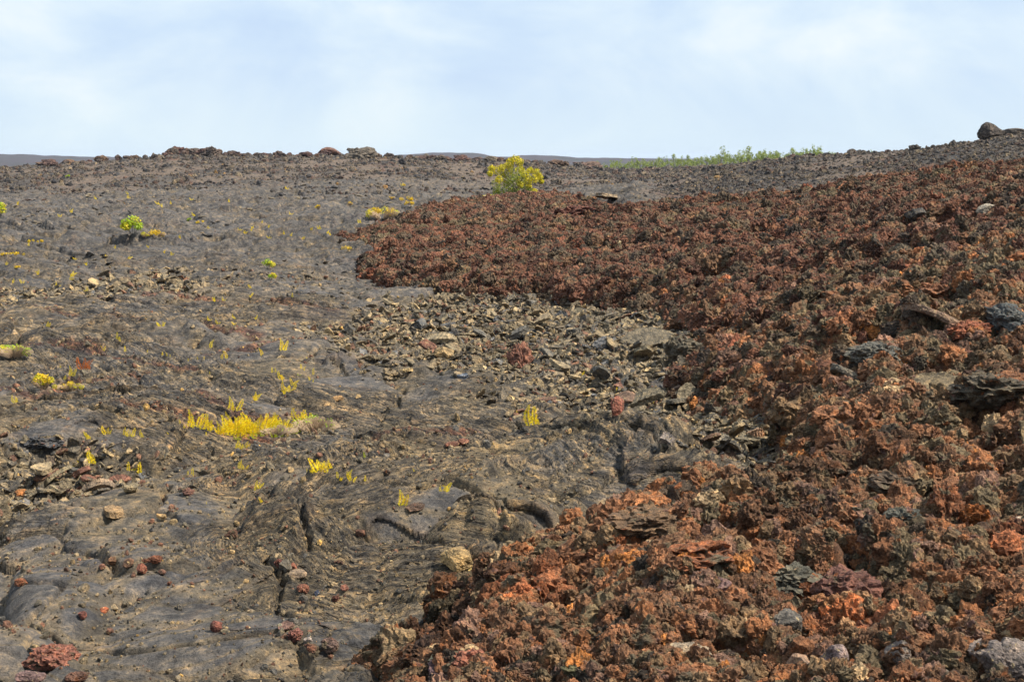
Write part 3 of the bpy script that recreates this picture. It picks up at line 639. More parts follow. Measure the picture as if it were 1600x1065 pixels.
# grey rubble of the far ridge and of the hill top at the right
def ridge_pts(N_, r0, r1, a0, a1, ks):
    x, y, r_ = samp(N_, r0, r1, a0, a1)
    z, _, _, _, aa, sl_, rd, pa_, gr_ = land(x, y, True)
    dens = 1 - .85 * ss(-.08, .18, fbm(x / 14, y / 26, 125, 3))
    m = rng.random(len(x)) < rd * dens; x, y, z, r_ = x[m], y[m], z[m], r_[m]; n = len(x)
    s = ks * r_ * (1 - rng.random(n) * .985) ** -.36
    T = pal(n, [(.070, .060, .054), (.105, .085, .066), (.040, .038, .040), (.080, .052, .042), (.16, .125, .085), (.20, .12, .05)], [30, 26, 22, 14, 8, .8])
    return np.stack([x, y, z - s * .05], -1), rng.random((n, 3)) * 6.283, s[:, None] * (1 + .4 * (rng.random((n, 3)) - .5)), T
scatter('grey_lava_rubble', *ridge_pts(90000, 62, 330, -25, 27, .00062), K_ridge_c)
tag(bpy.data.objects['grey_lava_rubble'], 'grey brown clinker rubble strewn over the far ridge', 'rubble')
scatter('blocky_lava_rubble', *ridge_pts(40000, 62, 330, -25, 27, .0007), K_ridge)
tag(bpy.data.objects['blocky_lava_rubble'], 'angular dark lava rubble strewn over the far ridge', 'rubble')
# pahoehoe humps far away
x, y, r_ = samp(26000, 45, 190, -25, 3)
z, _, _, _, aa, sl_, rd, pa_, gr_ = land(x, y, True)
m = rng.random(len(x)) < .5 * pa_ * ss(-.0, .25, fbm(x / 9, y / 16, 631, 3)); x, y, z, r_ = x[m], y[m], z[m], r_[m]; n = len(x)
s = .0011 * r_ * (1 - rng.random(n) * .97) ** -.35
scatter('low_lava_rubble', np.stack([x, y, z - s * .25], -1), np.stack([rng.normal(0, .3, n), rng.normal(0, .3, n), rng.random(n) * 6.28], -1), s[:, None] * np.array([1.4, 1.2, .5]) * (1 + .4 * (rng.random((n, 3)) - .5)),
        pal(n, [(.09, .084, .08), (.13, .108, .082), (.06, .058, .06), (.19, .155, .105), (.11, .07, .055)], [30, 26, 14, 14, 6]), K_ridge)
tag(bpy.data.objects['low_lava_rubble'], 'low grey lava rubble scattered over the distant smooth flow', 'rubble')
# ------------------------------------------------------------------ putting things where they stand
def put(pts):
    """photo pixels (of 1600 x 1065) -> points on the lava surface"""
    n = len(pts); out = np.zeros((n, 3)); T = np.zeros((n, 260)); D = np.array([ray(p[0], p[1]) for p in pts])
    for i in range(n):
        h = hit(pts[i][0], pts[i][1], base)
        if h is None: h = hit(pts[i][0], pts[i][1] + 6, base) or (D[i][0] * 300, D[i][1] * 300)
        t0 = h[1] / D[i][1]; T[i] = np.exp(np.linspace(math.log(max(7.5, t0 * .72)), math.log(t0 * 1.25), 260))
    X = D[:, 0:1] * T; Y = D[:, 1:2] * T; Z = CAMZ + D[:, 2:3] * T
    G = land(X, Y)
    for i in range(n):
        m = np.nonzero(Z[i] < G[i])[0]; k = max(1, m[0]) if len(m) else 200
        out[i] = (X[i, k], Y[i, k], G[i, k])
    return out
def size(p): return math.hypot(p[0], p[1]) / FPX       # metres per photo pixel at that point

BIG = {k: [rock_mesh(k + '_rock', 1000 + 37 * i + len(k), k, 5, mm) for i in range(c)] for k, c, mm in (('clinker', 10, M['red']), ('block', 7, M['plate']), ('plate', 6, M['plate']))}
BIGR = [rock_mesh('ridge_rock', 1600 + i, 'clinker' if i % 2 else 'block', 4, M['ridge']) for i in range(6)]
def rock(name, p, w, h, kind, tint, label, cat, group=None, tilt=(0, 0), yaw=None, lift=.25, pick=None, mesh=None):
    me = mesh or BIG[kind][rnd.randrange(len(BIG[kind])) if pick is None else pick]
    o = link(name, me); k = size(p)
    if name == 'clinker_rock': w *= .82; h *= .85; tint = [tint[0] * .8 + .03, tint[1] * .85 + .02, tint[2] * .85 + .014]
    a = w * k * .60; c = h * k * .60
    if kind == 'plate': c = h * k * 1.5; a *= .82
    o['kind'] = 'thing'
    o.scale = (a * rnd.uniform(.9, 1.05), a * rnd.uniform(.8, 1.0), c * (1 if kind == 'plate' else 1.15))
    o.rotation_euler = (tilt[0], tilt[1], rnd.uniform(0, 6.28) if yaw is None else yaw)
    o.location = (p[0], p[1], p[2] + h * k * lift); o['tint'] = [float(v) for v in tint]
    return tag(o, label, cat, group)

RED, RUST, MAR, OLV, GRY, TAN, PALE, DRK, BLU, PUR, BRN = (.20, .075, .045), (.34, .11, .03), (.15, .07, .05), (.11, .10, .07), (.14, .13, .12), (.26, .20, .13), (.50, .42, .28), (.055, .045, .04), (.13, .15, .19), (.17, .10, .10), (.13, .10, .065)
# photo x, y of the foot, width, height, shape, colour, name, category, label, tilt, lift
ROCKS = [
 (82, 1042, 56, 34, 'clinker', (.24, .10, .07), 'clinker_boulder', 'boulder', 'big rounded brick red boulder resting on a smooth lava ledge, bottom left', 0, .45),
 (120, 1062, 34, 18, 'clinker', MAR, 'clinker_rock', 'rock', 'dull maroon rock touching the right foot of the big brick red boulder', 0, .4),
 (48, 1064, 44, 20, 'block', PUR, 'clinker_rock', 'rock', 'purple brown rock in front of the big brick red boulder', 0, .4),
 (339, 986, 24, 18, 'block', (.16, .05, .04), 'clinker_rock', 'rock', 'small dark red rock alone on bare smooth grey lava', 0, .5),
 (129, 968, 20, 13, 'block', (.15, .04, .03), 'clinker_rock', 'rock', 'small crimson rock beside the mouth of the hollow lava toe', 0, .5),
 (162, 955, 17, 8, 'plate', (.30, .09, .04), 'lava_chip', 'rock', 'bright orange chip inside the mouth of the hollow lava toe', 0, .3),
 (33, 915, 18, 13, 'clinker', (.18, .06, .03), 'clinker_rock', 'rock', 'small reddish rock near the left edge above the long smooth lava tongue', 0, .5),
 (160, 889, 14, 8, 'block', RED, 'clinker_rock', 'rock', 'leftmost small red rock of the line in the lava joint', 0, .5),
 (178, 888, 20, 11, 'block', (.19, .085, .04), 'clinker_rock', 'rock', 'brown red rock second from the left in the lava joint line', 0, .5),
 (200, 893, 22, 12, 'block', (.2, .1, .06), 'clinker_rock', 'rock', 'tan red rock midway along the lava joint line', 0, .5),
 (222, 895, 20, 15, 'block', (.28, .08, .045), 'clinker_rock', 'rock', 'largest and brightest red rock in the lava joint line', 0, .5),
 (243, 888, 18, 14, 'clinker', (.2, .07, .04), 'clinker_rock', 'rock', 'rounded red rock near the right end of the lava joint line', 0, .5),
 (227, 880, 10, 7, 'clinker', RED, 'clinker_rock', 'rock', 'tiny red rock behind the brightest rock of the lava joint line', 0, .5),
 (253, 898, 12, 8, 'block', MAR, 'clinker_rock', 'rock', 'tiny maroon rock below the right end of the lava joint line', 0, .5),
 (265, 914, 9, 7, 'clinker', RED, 'clinker_rock', 'rock', 'tiny red rock on the shoulder of a smooth round toe', 0, .5),
 (364, 842, 20, 16, 'clinker', MAR, 'clinker_rock', 'rock', 'dark maroon rock on grey lava right of the smooth plate', 0, .5),
 (436, 890, 14, 14, 'clinker', (.22, .07, .05), 'clinker_rock', 'rock', 'red rock left of the pale block on the ledge', 0, .5),
 (447, 890, 20, 14, 'block', (.2, .17, .13), 'lava_block', 'rock', 'pale grey block squeezed between two small red rocks', 0, .4),
 (459, 890, 12, 12, 'block', (.24, .08, .05), 'clinker_rock', 'rock', 'red rock right of the pale block on the ledge', 0, .5),
 (466, 902, 30, 11, 'block', (.19, .14, .10), 'lava_block', 'rock', 'flat brown block below the pale block and its red neighbours', 0, .3),
 (475, 926, 18, 14, 'clinker', (.17, .065, .045), 'clinker_rock', 'rock', 'rounded maroon rock beside a tiny blue grey chip', 0, .5),
 (495, 929, 9, 10, 'plate', (.08, .10, .16), 'lava_chip', 'rock', 'tiny blue grey chip beside a rounded maroon rock', .7, .3),
 (538, 928, 14, 11, 'block', (.19, .07, .05), 'clinker_rock', 'rock', 'small red rock on wrinkled lava before the rope folds', 0, .5),
 (524, 940, 12, 9, 'clinker', (.22, .08, .06), 'clinker_rock', 'rock', 'small pinkish red rock just below another on wrinkled lava', 0, .5),
 (446, 983, 26, 15, 'block', (.19, .10, .08), 'clinker_rock', 'rock', 'upper brown rock of the red chain in the grit joint', 0, .4),
 (441, 985, 16, 10, 'block', (.28, .24, .17), 'clinker_rock', 'rock', 'cream rock at the head of the red chain in the grit joint', 0, .6),
 (460, 998, 26, 18, 'clinker', (.20, .075, .065), 'clinker_rock', 'rock', 'crimson rock midway down the red chain in the grit joint', 0, .4),
 (481, 1003, 16, 9, 'block', (.5, .38, .33), 'clinker_rock', 'rock', 'whitish pink rock capping the red chain in the grit joint', 0, .5),
 (488, 1018, 26, 15, 'clinker', (.20, .08, .05), 'clinker_rock', 'rock', 'wide red rock at the foot of the red chain in the grit joint', 0, .4),
 (515, 1018, 26, 22, 'clinker', (.21, .13, .11), 'clinker_rock', 'rock', 'rounded pinkish brown rock at the foot of the red chain', 0, .45),
 (492, 1026, 16, 9, 'clinker', BRN, 'clinker_rock', 'rock', 'small brown rock in front of the foot of the red chain', 0, .4),
 (716, 890, 44, 30, 'block', (.30, .20, .09), 'lava_block', 'rock', 'glossy bronze and yellow flecked lump in the torn lava fold', 0, .4),
 (737, 898, 16, 12, 'block', (.70, .50, .18), 'lava_chip', 'rock', 'bright yellow ochre chip under the bronze flecked lump', 0, .3),
 (812, 580, 30, 40, 'clinker', (.22, .105, .075), 'clinker_boulder', 'boulder', 'tall rounded red boulder standing among grey broken plates', 0, .3),
 (964, 646, 20, 28, 'block', (.26, .10, .07), 'lava_block', 'rock', 'upright pinkish red block above the black hole in broken plates', 0, .4),
 (1098, 886, 120, 56, 'clinker', (.27, .10, .045), 'clinker_boulder', 'boulder', 'wide orange streaked ledge boulder in the near red lobe', 0, .3),
 (1312, 952, 100, 60, 'clinker', (.16, .075, .058), 'clinker_boulder', 'boulder', 'large maroon crumbly boulder with a dark undercut, near lobe', 0, .35),
 (1238, 925, 76, 50, 'clinker', (.12, .11, .085), 'clinker_boulder', 'boulder', 'grey olive lumpy boulder left of the large maroon boulder', 0, .35),
 (1232, 995, 48, 40, 'block', (.13, .115, .10), 'clinker_boulder', 'boulder', 'dark grey boulder with a red brown patch below the olive one', 0, .35),
 (1355, 936, 17, 22, 'block', (.62, .52, .34), 'pale_rock', 'rock', 'cream white jagged rock leaning on the large maroon boulder', .4, .3),
 (1078, 1036, 52, 30, 'block', (.27, .21, .15), 'lava_block', 'rock', 'tan grey smooth block at the bottom centre of the red rubble', 0, .3),
 (1252, 1052, 58, 36, 'block', (.24, .16, .115), 'lava_block', 'rock', 'tan topped block with a dark grey underside near the bottom edge', 0, .35),
 (1302, 1044, 46, 34, 'block', (.23, .17, .16), 'lava_block', 'rock', 'pinkish grey pointed block right of the tan topped block', 0, .35),
 (1578, 1064, 62, 60, 'block', (.21, .17, .15), 'lava_slab', 'slab', 'largest grey slab standing in the bottom right corner', 0, .35),
 (1543, 1050, 64, 46, 'block', (.18, .145, .13), 'lava_slab', 'slab', 'purplish grey slab left of the corner slab', 0, .35),
 (1487, 1042, 46, 36, 'block', (.16, .125, .10), 'lava_block', 'rock', 'brown grey block with a black hollow on its right', 0, .35),
 (1405, 1045, 52, 46, 'block', (.17, .14, .125), 'lava_block', 'rock', 'purple grey wedge block at the bottom right centre', 0, .35),
 (1458, 1064, 46, 24, 'block', (.14, .12, .10), 'lava_block', 'rock', 'smooth dark grey block cut by the bottom edge', 0, .35),
 (1442, 993, 21, 14, 'block', (.42, .28, .24), 'pale_rock', 'rock', 'small flat pale pink rock on the near red rubble', 0, .4),
 (1573, 940, 19, 20, 'block', (.36, .22, .20), 'pale_rock', 'rock', 'rounded pale pink rock near the right edge', 0, .4),
 (1527, 975, 20, 20, 'block', (.10, .11, .12), 'dark_rock', 'rock', 'black grey glassy rock with a sharp cleft', 0, .4),
 (1316, 975, 18, 16, 'block', (.12, .14, .13), 'lava_block', 'rock', 'small greenish grey block below the maroon boulder', 0, .4),
 (959, 962, 32, 15, 'plate', (.22, .25, .29), 'glassy_shard', 'shard', 'shiny blue grey glassy shard lying in the near red rubble', .3, .4),
 (680, 1042, 26, 18, 'block', (.34, .30, .20), 'pale_rock', 'rock', 'pale tan pebble shaped rock above the bottom edge', 0, .4),
 (822, 991, 17, 11, 'block', (.34, .28, .20), 'pale_rock', 'rock', 'small smooth grey white rock, upper of two in the near rubble', 0, .4),
 (844, 1021, 13, 12, 'block', (.38, .30, .24), 'pale_rock', 'rock', 'small smooth grey white rock, lower of two in the near rubble', 0, .4),
 (742, 1052, 66, 50, 'clinker', (.29, .115, .075), 'clinker_boulder', 'boulder', 'pinkish red rough boulder near the bottom edge', 0, .35),
 (690, 1064, 50, 30, 'clinker', (.12, .075, .08), 'clinker_boulder', 'boulder', 'purple black crumbly boulder left of the pinkish one', 0, .4),
 (907, 1064, 44, 36, 'clinker', (.10, .095, .055), 'clinker_boulder', 'boulder', 'dark olive knobbly boulder on the bottom edge', 0, .4),
 (864, 912, 28, 22, 'clinker', (.13, .125, .105), 'clinker_rock', 'rock', 'round grey rock in the near red lobe below the black hollow', 0, .45),
 (958, 850, 20, 24, 'plate', (.09, .095, .10), 'dark_shard', 'shard', 'dark slate shard standing upright in the near lobe', 1.1, .5),
 (1140, 800, 12, 13, 'block', (.5, .13, .04), 'clinker_rock', 'rock', 'bright orange red rock near the top of the near lobe', 0, .5),
 (1233, 764, 26, 14, 'block', (.45, .36, .22), 'pale_rock', 'rock', 'cream tan rock at the top of the near lobe', 0, .4),
 (1595, 830, 28, 22, 'block', (.45, .35, .26), 'pale_rock', 'rock', 'cream grey rock cut by the right edge', 0, .4),
 (1225, 806, 22, 30, 'clinker', (.10, .09, .07), 'clinker_rock', 'rock', 'olive black rock on top of the near lobe', 0, .4),
 (1410, 830, 44, 36, 'clinker', (.10, .10, .085), 'clinker_boulder', 'boulder', 'dark grey boulder flecked orange with a black cleft beside it', 0, .35),
 (1340, 815, 56, 20, 'plate', (.14, .125, .085), 'lava_plate', 'slab', 'tilted olive crust plate over a black undercut', .35, .9),
 (1120, 932, 44, 18, 'plate', (.20, .12, .11), 'lava_plate', 'slab', 'purplish tilted plate over a black gap in the near lobe', .5, .8),
 (1380, 770, 80, 40, 'clinker', (.12, .085, .06), 'clinker_boulder', 'boulder', 'broad brown knobbly boulder above the near lobe', 0, .3),
 (1455, 632, 110, 26, 'plate', (.15, .112, .065), 'lava_slab', 'slab', 'largest ochre brown crust slab, right of the broken plates', .25, .7),
 (1405, 652, 80, 20, 'plate', (.17, .115, .06), 'lava_slab', 'slab', 'orange lichened crust slab leaning on the largest slab', .35, .6),
 (1545, 640, 90, 60, 'clinker', (.11, .09, .065), 'clinker_boulder', 'boulder', 'dark brown grey crag right of the largest crust slab', 0, .3),
 (1372, 578, 62, 40, 'clinker', (.12, .115, .10), 'clinker_boulder', 'boulder', 'twisted grey crag over a black hollow', 0, .6),
 (1452, 524, 72, 18, 'plate', (.17, .11, .075), 'lava_plate', 'slab', 'arched brown plate roofing a black cave', .3, 1.2),
 (1512, 535, 46, 36, 'clinker', (.28, .10, .055), 'clinker_boulder', 'boulder', 'red orange boulder right of the black cave', 0, .4),
 (1578, 530, 70, 50, 'clinker', (.085, .09, .09), 'clinker_boulder', 'boulder', 'blue black crag at the right edge beside the red orange boulder', 0, .4),
 (1462, 484, 58, 28, 'clinker', (.24, .11, .06), 'clinker_boulder', 'boulder', 'glowing orange boulder above the black cave', 0, .35),
 (1325, 604, 60, 16, 'plate', (.13, .11, .085), 'lava_plate', 'slab', 'thin grey plate over a long black slit', .3, 1.2),
 (1545, 340, 27, 16, 'block', (.30, .26, .21), 'pale_rock', 'rock', 'smooth round grey and tan boulder high on the red slope', 0, .4),
 (1432, 362, 24, 17, 'plate', (.05, .045, .042), 'dark_shard', 'shard', 'dark pointed shard leaning on the upper red slope', .8, .8),
 (1222, 352, 22, 16, 'clinker', (.065, .065, .065), 'dark_rock', 'rock', 'blue black rock on the upper middle of the red slope', 0, .4),
 (1398, 378, 20, 18, 'clinker', (.055, .052, .05), 'dark_rock', 'rock', 'black rock below the dark pointed shard', 0, .4),
 (893, 346, 54, 30, 'clinker', (.13, .055, .042), 'clinker_boulder', 'boulder', 'dark red crag on the crest of the red flow right of the tree', 0, .3),
 (897, 310, 14, 10, 'block', (.085, .075, .07), 'clinker_boulder', 'boulder', 'dark grey round boulder just behind the red crest', 0, .4),
 (950, 325, 52, 7, 'plate', (.24, .18, .12), 'lava_plate', 'slab', 'flat tan plate patch on the crest right of the dark red crag', .1, .5),
 (960, 396, 20, 12, 'plate', (.45, .34, .20), 'lava_plate', 'slab', 'pale cream plate chip on the middle of the red slope', .5, .8),
 (892, 412, 24, 14, 'clinker', (.07, .072, .068), 'dark_rock', 'rock', 'left black grey rock of a pair on the red slope', 0, .4),
 (921, 410, 20, 13, 'clinker', (.075, .075, .072), 'dark_rock', 'rock', 'right black grey rock of a pair on the red slope', 0, .4),
 (1392, 410, 22, 8, 'plate', (.13, .15, .175), 'glassy_shard', 'shard', 'blue grey glassy plate on the upper right red slope', .2, .8),
 (1064, 560, 44, 34, 'clinker', (.12, .105, .08), 'clinker_boulder', 'boulder', 'brown grey boulder at the edge between plates and red rubble', 0, .35),
 (1020, 545, 56, 14, 'plate', (.11, .092, .066), 'lava_plate', 'slab', 'layered crust plate over a dark hollow holding blue grey rock', .25, 1.0),
 (1022, 532, 32, 14, 'plate', (.13, .145, .18), 'glassy_shard', 'shard', 'blue grey glassy plate above the layered crust plate', .2, .8),
 (725, 594, 16, 9, 'plate', (.14, .16, .20), 'glassy_shard', 'shard', 'blue glassy chip left of the tall red boulder', .3, .7),
 (1042, 700, 26, 30, 'plate', (.27, .22, .19), 'lava_slab', 'slab', 'pale grey and orange upright slab below the black hole', 1.0, .5),
 (636, 584, 24, 7, 'plate', (.48, .34, .16), 'lava_plate', 'slab', 'thin yellow tan sliver at the lower edge of broken plates', .1, .8),
 (696, 560, 26, 18, 'block', (.32, .22, .11), 'lava_block', 'rock', 'ochre tan block left of the tall red boulder', 0, .4),
 (688, 542, 34, 14, 'plate', (.24, .19, .12), 'lava_plate', 'slab', 'broad tan plate above the ochre block', .4, .8),
 (657, 518, 18, 24, 'plate', (.10, .10, .10), 'dark_shard', 'shard', 'upright dark grey shard among tan plates', 1.2, .5),
 (548, 525, 22, 13, 'plate', (.07, .066, .06), 'dark_shard', 'shard', 'dark blade of crust at the left end of broken plates', .5, .7),
 (573, 498, 20, 13, 'plate', (.13, .11, .09), 'dark_shard', 'shard', 'triangular grey brown plate on smooth lava above the blade', .6, .7),
 (528, 628, 12, 8, 'block', (.28, .17, .08), 'pale_rock', 'rock', 'small orange tan stone alone on dark smooth lava', 0, .4),
 (1183, 690, 20, 28, 'plate', (.34, .20, .12), 'lava_slab', 'slab', 'narrow orange tan sliver standing at the plates edge', 1.3, .5),
 (930, 610, 10, 7, 'block', (.45, .27, .12), 'pale_rock', 'rock', 'tiny ochre stone near yellow fern under the plates', 0, .4),
 (605, 742, 14, 9, 'clinker', (.12, .08, .06), 'clinker_rock', 'rock', 'small brown rock near the upright green frond', 0, .4),
 (705, 700, 16, 8, 'block', (.20, .09, .06), 'lava_block', 'rock', 'left small red brown stone of a pair on ropy lava', 0, .4),
 (720, 697, 18, 8, 'block', (.25, .11, .07), 'lava_block', 'rock', 'right small red brown stone of a pair on ropy lava', 0, .4),
 (650, 795, 30, 7, 'clinker', (.10, .06, .045), 'clinker_rock', 'rock', 'row like brown rock on the dome right of a yellow fern', 0, .3),
 (37, 776, 24, 9, 'clinker', (.45, .17, .05), 'clinker_rock', 'rock', 'orange stone at left beside the blue sheen lava', 0, .5),
 (97, 774, 22, 7, 'plate', (.22, .12, .10), 'lava_plate', 'slab', 'small pinkish brown plate on the blue sheen lava', .1, .6),
 (155, 768, 30, 18, 'plate', (.23, .17, .12), 'lava_plate', 'slab', 'tan brown plate leaning beside the blue sheen lava', .6, .6),
 (206, 770, 22, 14, 'block', (.20, .16, .10), 'lava_block', 'rock', 'tan cracked block right of the leaning tan plate', 0, .4),
 (180, 806, 40, 12, 'plate', (.26, .17, .09), 'lava_plate', 'slab', 'ochre edged thin plate in front of the blue sheen lava', .15, .6),
 (293, 773, 20, 10, 'clinker', (.13, .06, .05), 'clinker_rock', 'rock', 'dark maroon rock between jumbled plates and dome', 0, .4),
 (254, 814, 16, 9, 'plate', (.40, .26, .12), 'lava_plate', 'slab', 'small ochre chip on the smooth grey plate', .2, .6),
 (75, 700, 40, 19, 'clinker', (.075, .075, .08), 'dark_rock', 'rock', 'blue black rope twisted lump at the left above jumbled plates', 0, .3),
 (1150, 760, 40, 26, 'clinker', (.14, .10, .08), 'clinker_boulder', 'boulder', 'brown boulder where smooth lava meets the near lobe', 0, .35),
 (1018, 826, 100, 50, 'clinker', (.16, .10, .06), 'clinker_boulder', 'boulder', 'big brown crag at the tip of the near lobe', 0, .25),
]
P3 = put([(r_[0], r_[1]) for r_ in ROCKS])
for (px, py, w, h, kd, tn, nm, cat, lab, tilt, lift), p in zip(ROCKS, P3):
    rock(nm, p, w, h, kd, tn, lab, cat, None, (rnd.uniform(-.2, .2) + tilt, rnd.uniform(-.2, .2)), None, lift)

# boulders of the skyline: photo x, y of foot, width, height
SKY = [
 (511, 241, 34, 17, (.13, .07, .055), 'large rust sided round boulder on the skyline left of a flat topped one'),
 (563, 243, 36, 15, (.10, .085, .07), 'flat topped grey brown boulder on the skyline, second large one'),
 (664, 242, 15, 10, (.10, .085, .07), 'small square boulder on the skyline before the purple hill'),
 (690, 243, 16, 7, (.10, .08, .065), 'low boulder on the skyline just right of the square one'),
 (768, 244, 17, 8, (.12, .10, .08), 'tan boulder on the skyline left of the treetop'),
 (806, 246, 22, 10, (.14, .115, .09), 'tan boulder on the skyline directly behind the treetop'),
 (865, 248, 18, 9, (.15, .09, .06), 'rusty boulder on the skyline right of the tree'),
 (915, 254, 34, 10, (.12, .08, .065), 'wide reddish crag on the skyline far right of the tree'),
 (1330, 240, 16, 9, (.085, .07, .06), 'dark boulder where the far trees meet the right skyline'),
 (1431, 226, 14, 8, (.08, .068, .06), 'small dark crag midway up the right skyline'),
 (1585, 207, 28, 12, (.08, .068, .06), 'low dark boulder at the right end of the skyline'),
 (213, 245, 10, 5, (.12, .075, .06), 'small rusty boulder on the low left skyline'),
 (125, 250, 7, 5, (.10, .07, .06), 'tiny dark boulder near the left end of the skyline'),
 (434, 235, 10, 6, (.12, .07, .05), 'small reddish boulder left of the large rust sided one'),
]
def on_line(px, py):
    """the highest lava under a column of the photograph, near the given height"""
    d = ray(px, py); t = np.linspace(60, 340, 1200); X = d[0] * t; Y = d[1] * t
    g_ = land(X, Y); s_ = (g_ - CAMZ) / Y; i = int(np.argmax(s_)); return np.array([X[i], Y[i], g_[i]])
for i, (px, py, w, h, tn, lab) in enumerate(SKY):
    p = on_line(px, py)
    rock('skyline_boulder', p, w, h, 'block', tn, lab, 'boulder', None, (0, 0), None, .12, mesh=BIGR[i % 6])
p = on_line(1551, 207)
wm = BIG['block'][2].copy()
for v in wm.vertices: v.co.z *= (1 - .55 * v.co.x); v.co.x *= 1 - .12 * v.co.z
wm.materials.clear(); wm.materials.append(M['ridge'])
o = rock('skyline_boulder', p, 26, 18, 'block', (.075, .062, .055), 'tall dark wedge shaped boulder high on the right skyline', 'boulder', None, (0, 0), .15, .42, mesh=wm)
for i in range(26):
    px = 262 + 178 * (i + rnd.random() * .8) / 26; p = on_line(px, 232); h = (7 + 6 * rnd.random()) * (1.0 if px < 352 else .6)
    rock('skyline_block', p + np.array([0, rnd.uniform(-3, 1), 0]), h * rnd.uniform(1.0, 1.7), h, 'block', (.07 + .04 * rnd.random(), .058, .05) if i % 4 else (.10, .065, .05), 'dark jagged block in the row crowning the left skyline ridge', 'rock',
         'dark blocks crowning the left skyline ridge', (0, 0), None, .2, mesh=BIGR[rnd.randrange(6)])

for i in range(90):
    px = 60 + 860 * (i + rnd.random()) / 90
    if 268 < px < 352: continue
    p = on_line(px, 238); h = rnd.choice([3.5, 4.5, 6, 8])
    rock('skyline_rock', p + np.array([0, rnd.uniform(-2, 1), 0]), h * rnd.uniform(1.1, 2.4), h, 'block', (.06 + .03 * rnd.random(), .05, .045) if i % 5 else (.11, .07, .05), 'small dark jagged rock among the many strung along the left skyline', 'rock',
         'small dark rocks strung along the left skyline', (0, 0), None, .15, mesh=BIGR[rnd.randrange(6)])

# larger clinkers lying in the red flow, each its own object
cand = []
while len(cand) < 330:
    px = rnd.uniform(540, 1620); py = rnd.uniform(300, 1075)
    if any((px - a_) ** 2 / 2.2 + (py - b_) ** 2 < (16 + (b_ - 300) * .016) ** 2 for a_, b_ in cand): continue
    cand.append((px, py))
PC = put(cand); _z, _c, _dx, _dy, aam, *_r = land(PC[:, 0], PC[:, 1], True)
TN = aa_tint(PC[:, 0], PC[:, 1], len(cand))
def colour_word(t):
    r_, g_, b_ = t; m_ = (r_ + g_ + b_) / 3
    if r_ > 2.6 * g_ : return 'rust orange' if r_ > .22 else 'brick red'
    if r_ > 1.75 * g_: return 'red brown' if m_ > .075 else 'dark maroon'
    if m_ > .17: return 'pale tan'
    return 'grey olive' if r_ < 1.4 * g_ else 'dull brown'
n_c = 0
for (px, py), p, tn, k in zip(cand, PC, TN, aam):
    if k < .9 or n_c > 270: continue
    w = rnd.choice([14, 17, 20, 24, 30, 40]) * (.55 + .75 * max(0, min(1, (py - 300) / 700)))
    zone = ('of the near lobe at the bottom right', 'of the middle slope beside the broken plates', 'high on the far slope')[0 if py > 770 else 1 if py > 470 else 2]
    cw = colour_word(tn); sz = 'large' if w > 28 else 'small'
    rock('clinker', p, w, w * rnd.uniform(.6, .9), 'clinker', tn, f'{sz} {cw} clinker lump in the rubble {zone}', 'clinker', f'{sz} {cw} clinkers in the rubble {zone}', (rnd.uniform(-3, 3), rnd.uniform(-3, 3)), None, .35)
    n_c += 1
# loose plates of the broken belt
cand = [(rnd.uniform(560, 1180), rnd.uniform(470, 720)) for _ in range(120)] + [(rnd.uniform(0, 330), rnd.uniform(455, 486)) for _ in range(24)] + [(rnd.uniform(0, 230), rnd.uniform(745, 840)) for _ in range(24)] + [(rnd.uniform(900, 1270), rnd.uniform(625, 745)) for _ in range(34)]
PC = put(cand); _z, _c, _dx, _dy, aam, slm, *_r = land(PC[:, 0], PC[:, 1], True)
PTN = pal(len(cand), [(.17, .14, .09), (.22, .17, .105), (.12, .11, .095), (.09, .088, .09), (.30, .225, .13), (.17, .08, .055)], [28, 26, 20, 10, 9, 8])
for (px, py), p, tn, k in zip(cand, PC, PTN, slm):
    big_ = px > 880 and py > 620
    if k < (.25 if big_ else .6): continue
    w = rnd.choice([16, 20, 24, 32]) * (1.5 if big_ else 1)
    if py < 500 and px < 400: w *= .7; zone = 'in the dark broken band on the distant smooth lava'
    elif px < 300: zone = 'in the jumbled plates at the lower left'
    elif big_: zone = 'in the coarse slabs above the near lobe'; tn = tn * .5 + np.array([.07, .058, .04])
    else: zone = 'in the broken belt before the red slope'
    m_ = tn.mean(); cw = 'reddish' if tn[0] > 1.8 * tn[1] else 'pale tan' if m_ > .19 else 'brown grey' if m_ > .11 else 'dark grey'
    rock('broken_plate', p, w, w * .35, 'plate', tn, f'{cw} tilted crust plate {zone}', 'plate', f'{cw} tilted crust plates {zone}', (rnd.uniform(-.7, .7), rnd.uniform(-.7, .7)), None, .9)

# ------------------------------------------------------------------ ferns
def frond_mesh(name, seed, mat, lean):
    q = random.Random(seed); V = []; F = []
    n = 22; prev = None
    for i in range(n + 1):
        t = i / n; z_ = t * (1 - .12 * lean * t); x_ = lean * t * t * .55 + .02 * math.sin(t * 5 + seed)
        c = Vector((x_, .02 * math.sin(t * 3 + seed), z_)); wd = .165 * (1 - t) ** .45 * min(1, .35 + t * 4) + .012
        k = len(V); V += [c + Vector((-.02, 0, 0)), c + Vector((.02, .006, 0))]
        if i: F.append((k - 2, k - 1, k + 1, k))
        if i and i < n:
            for sgn in (-1, 1):
                a = q.uniform(-.5, .5); l_ = wd * q.uniform(.8, 1.25); up = .5 / n + .012
                e = c + Vector((sgn * l_ * math.cos(a), sgn * l_ * math.sin(a), up + q.uniform(0, .02)))
                mid = c.lerp(e, .5)
                k = len(V); V += [c + Vector((0, 0, -.016)), mid + Vector((0, 0, -.020)), e, mid + Vector((0, 0, .022)), ]; F.append((k, k + 1, k + 2, k + 3))
    return mesh_np(name, V, F, mat)
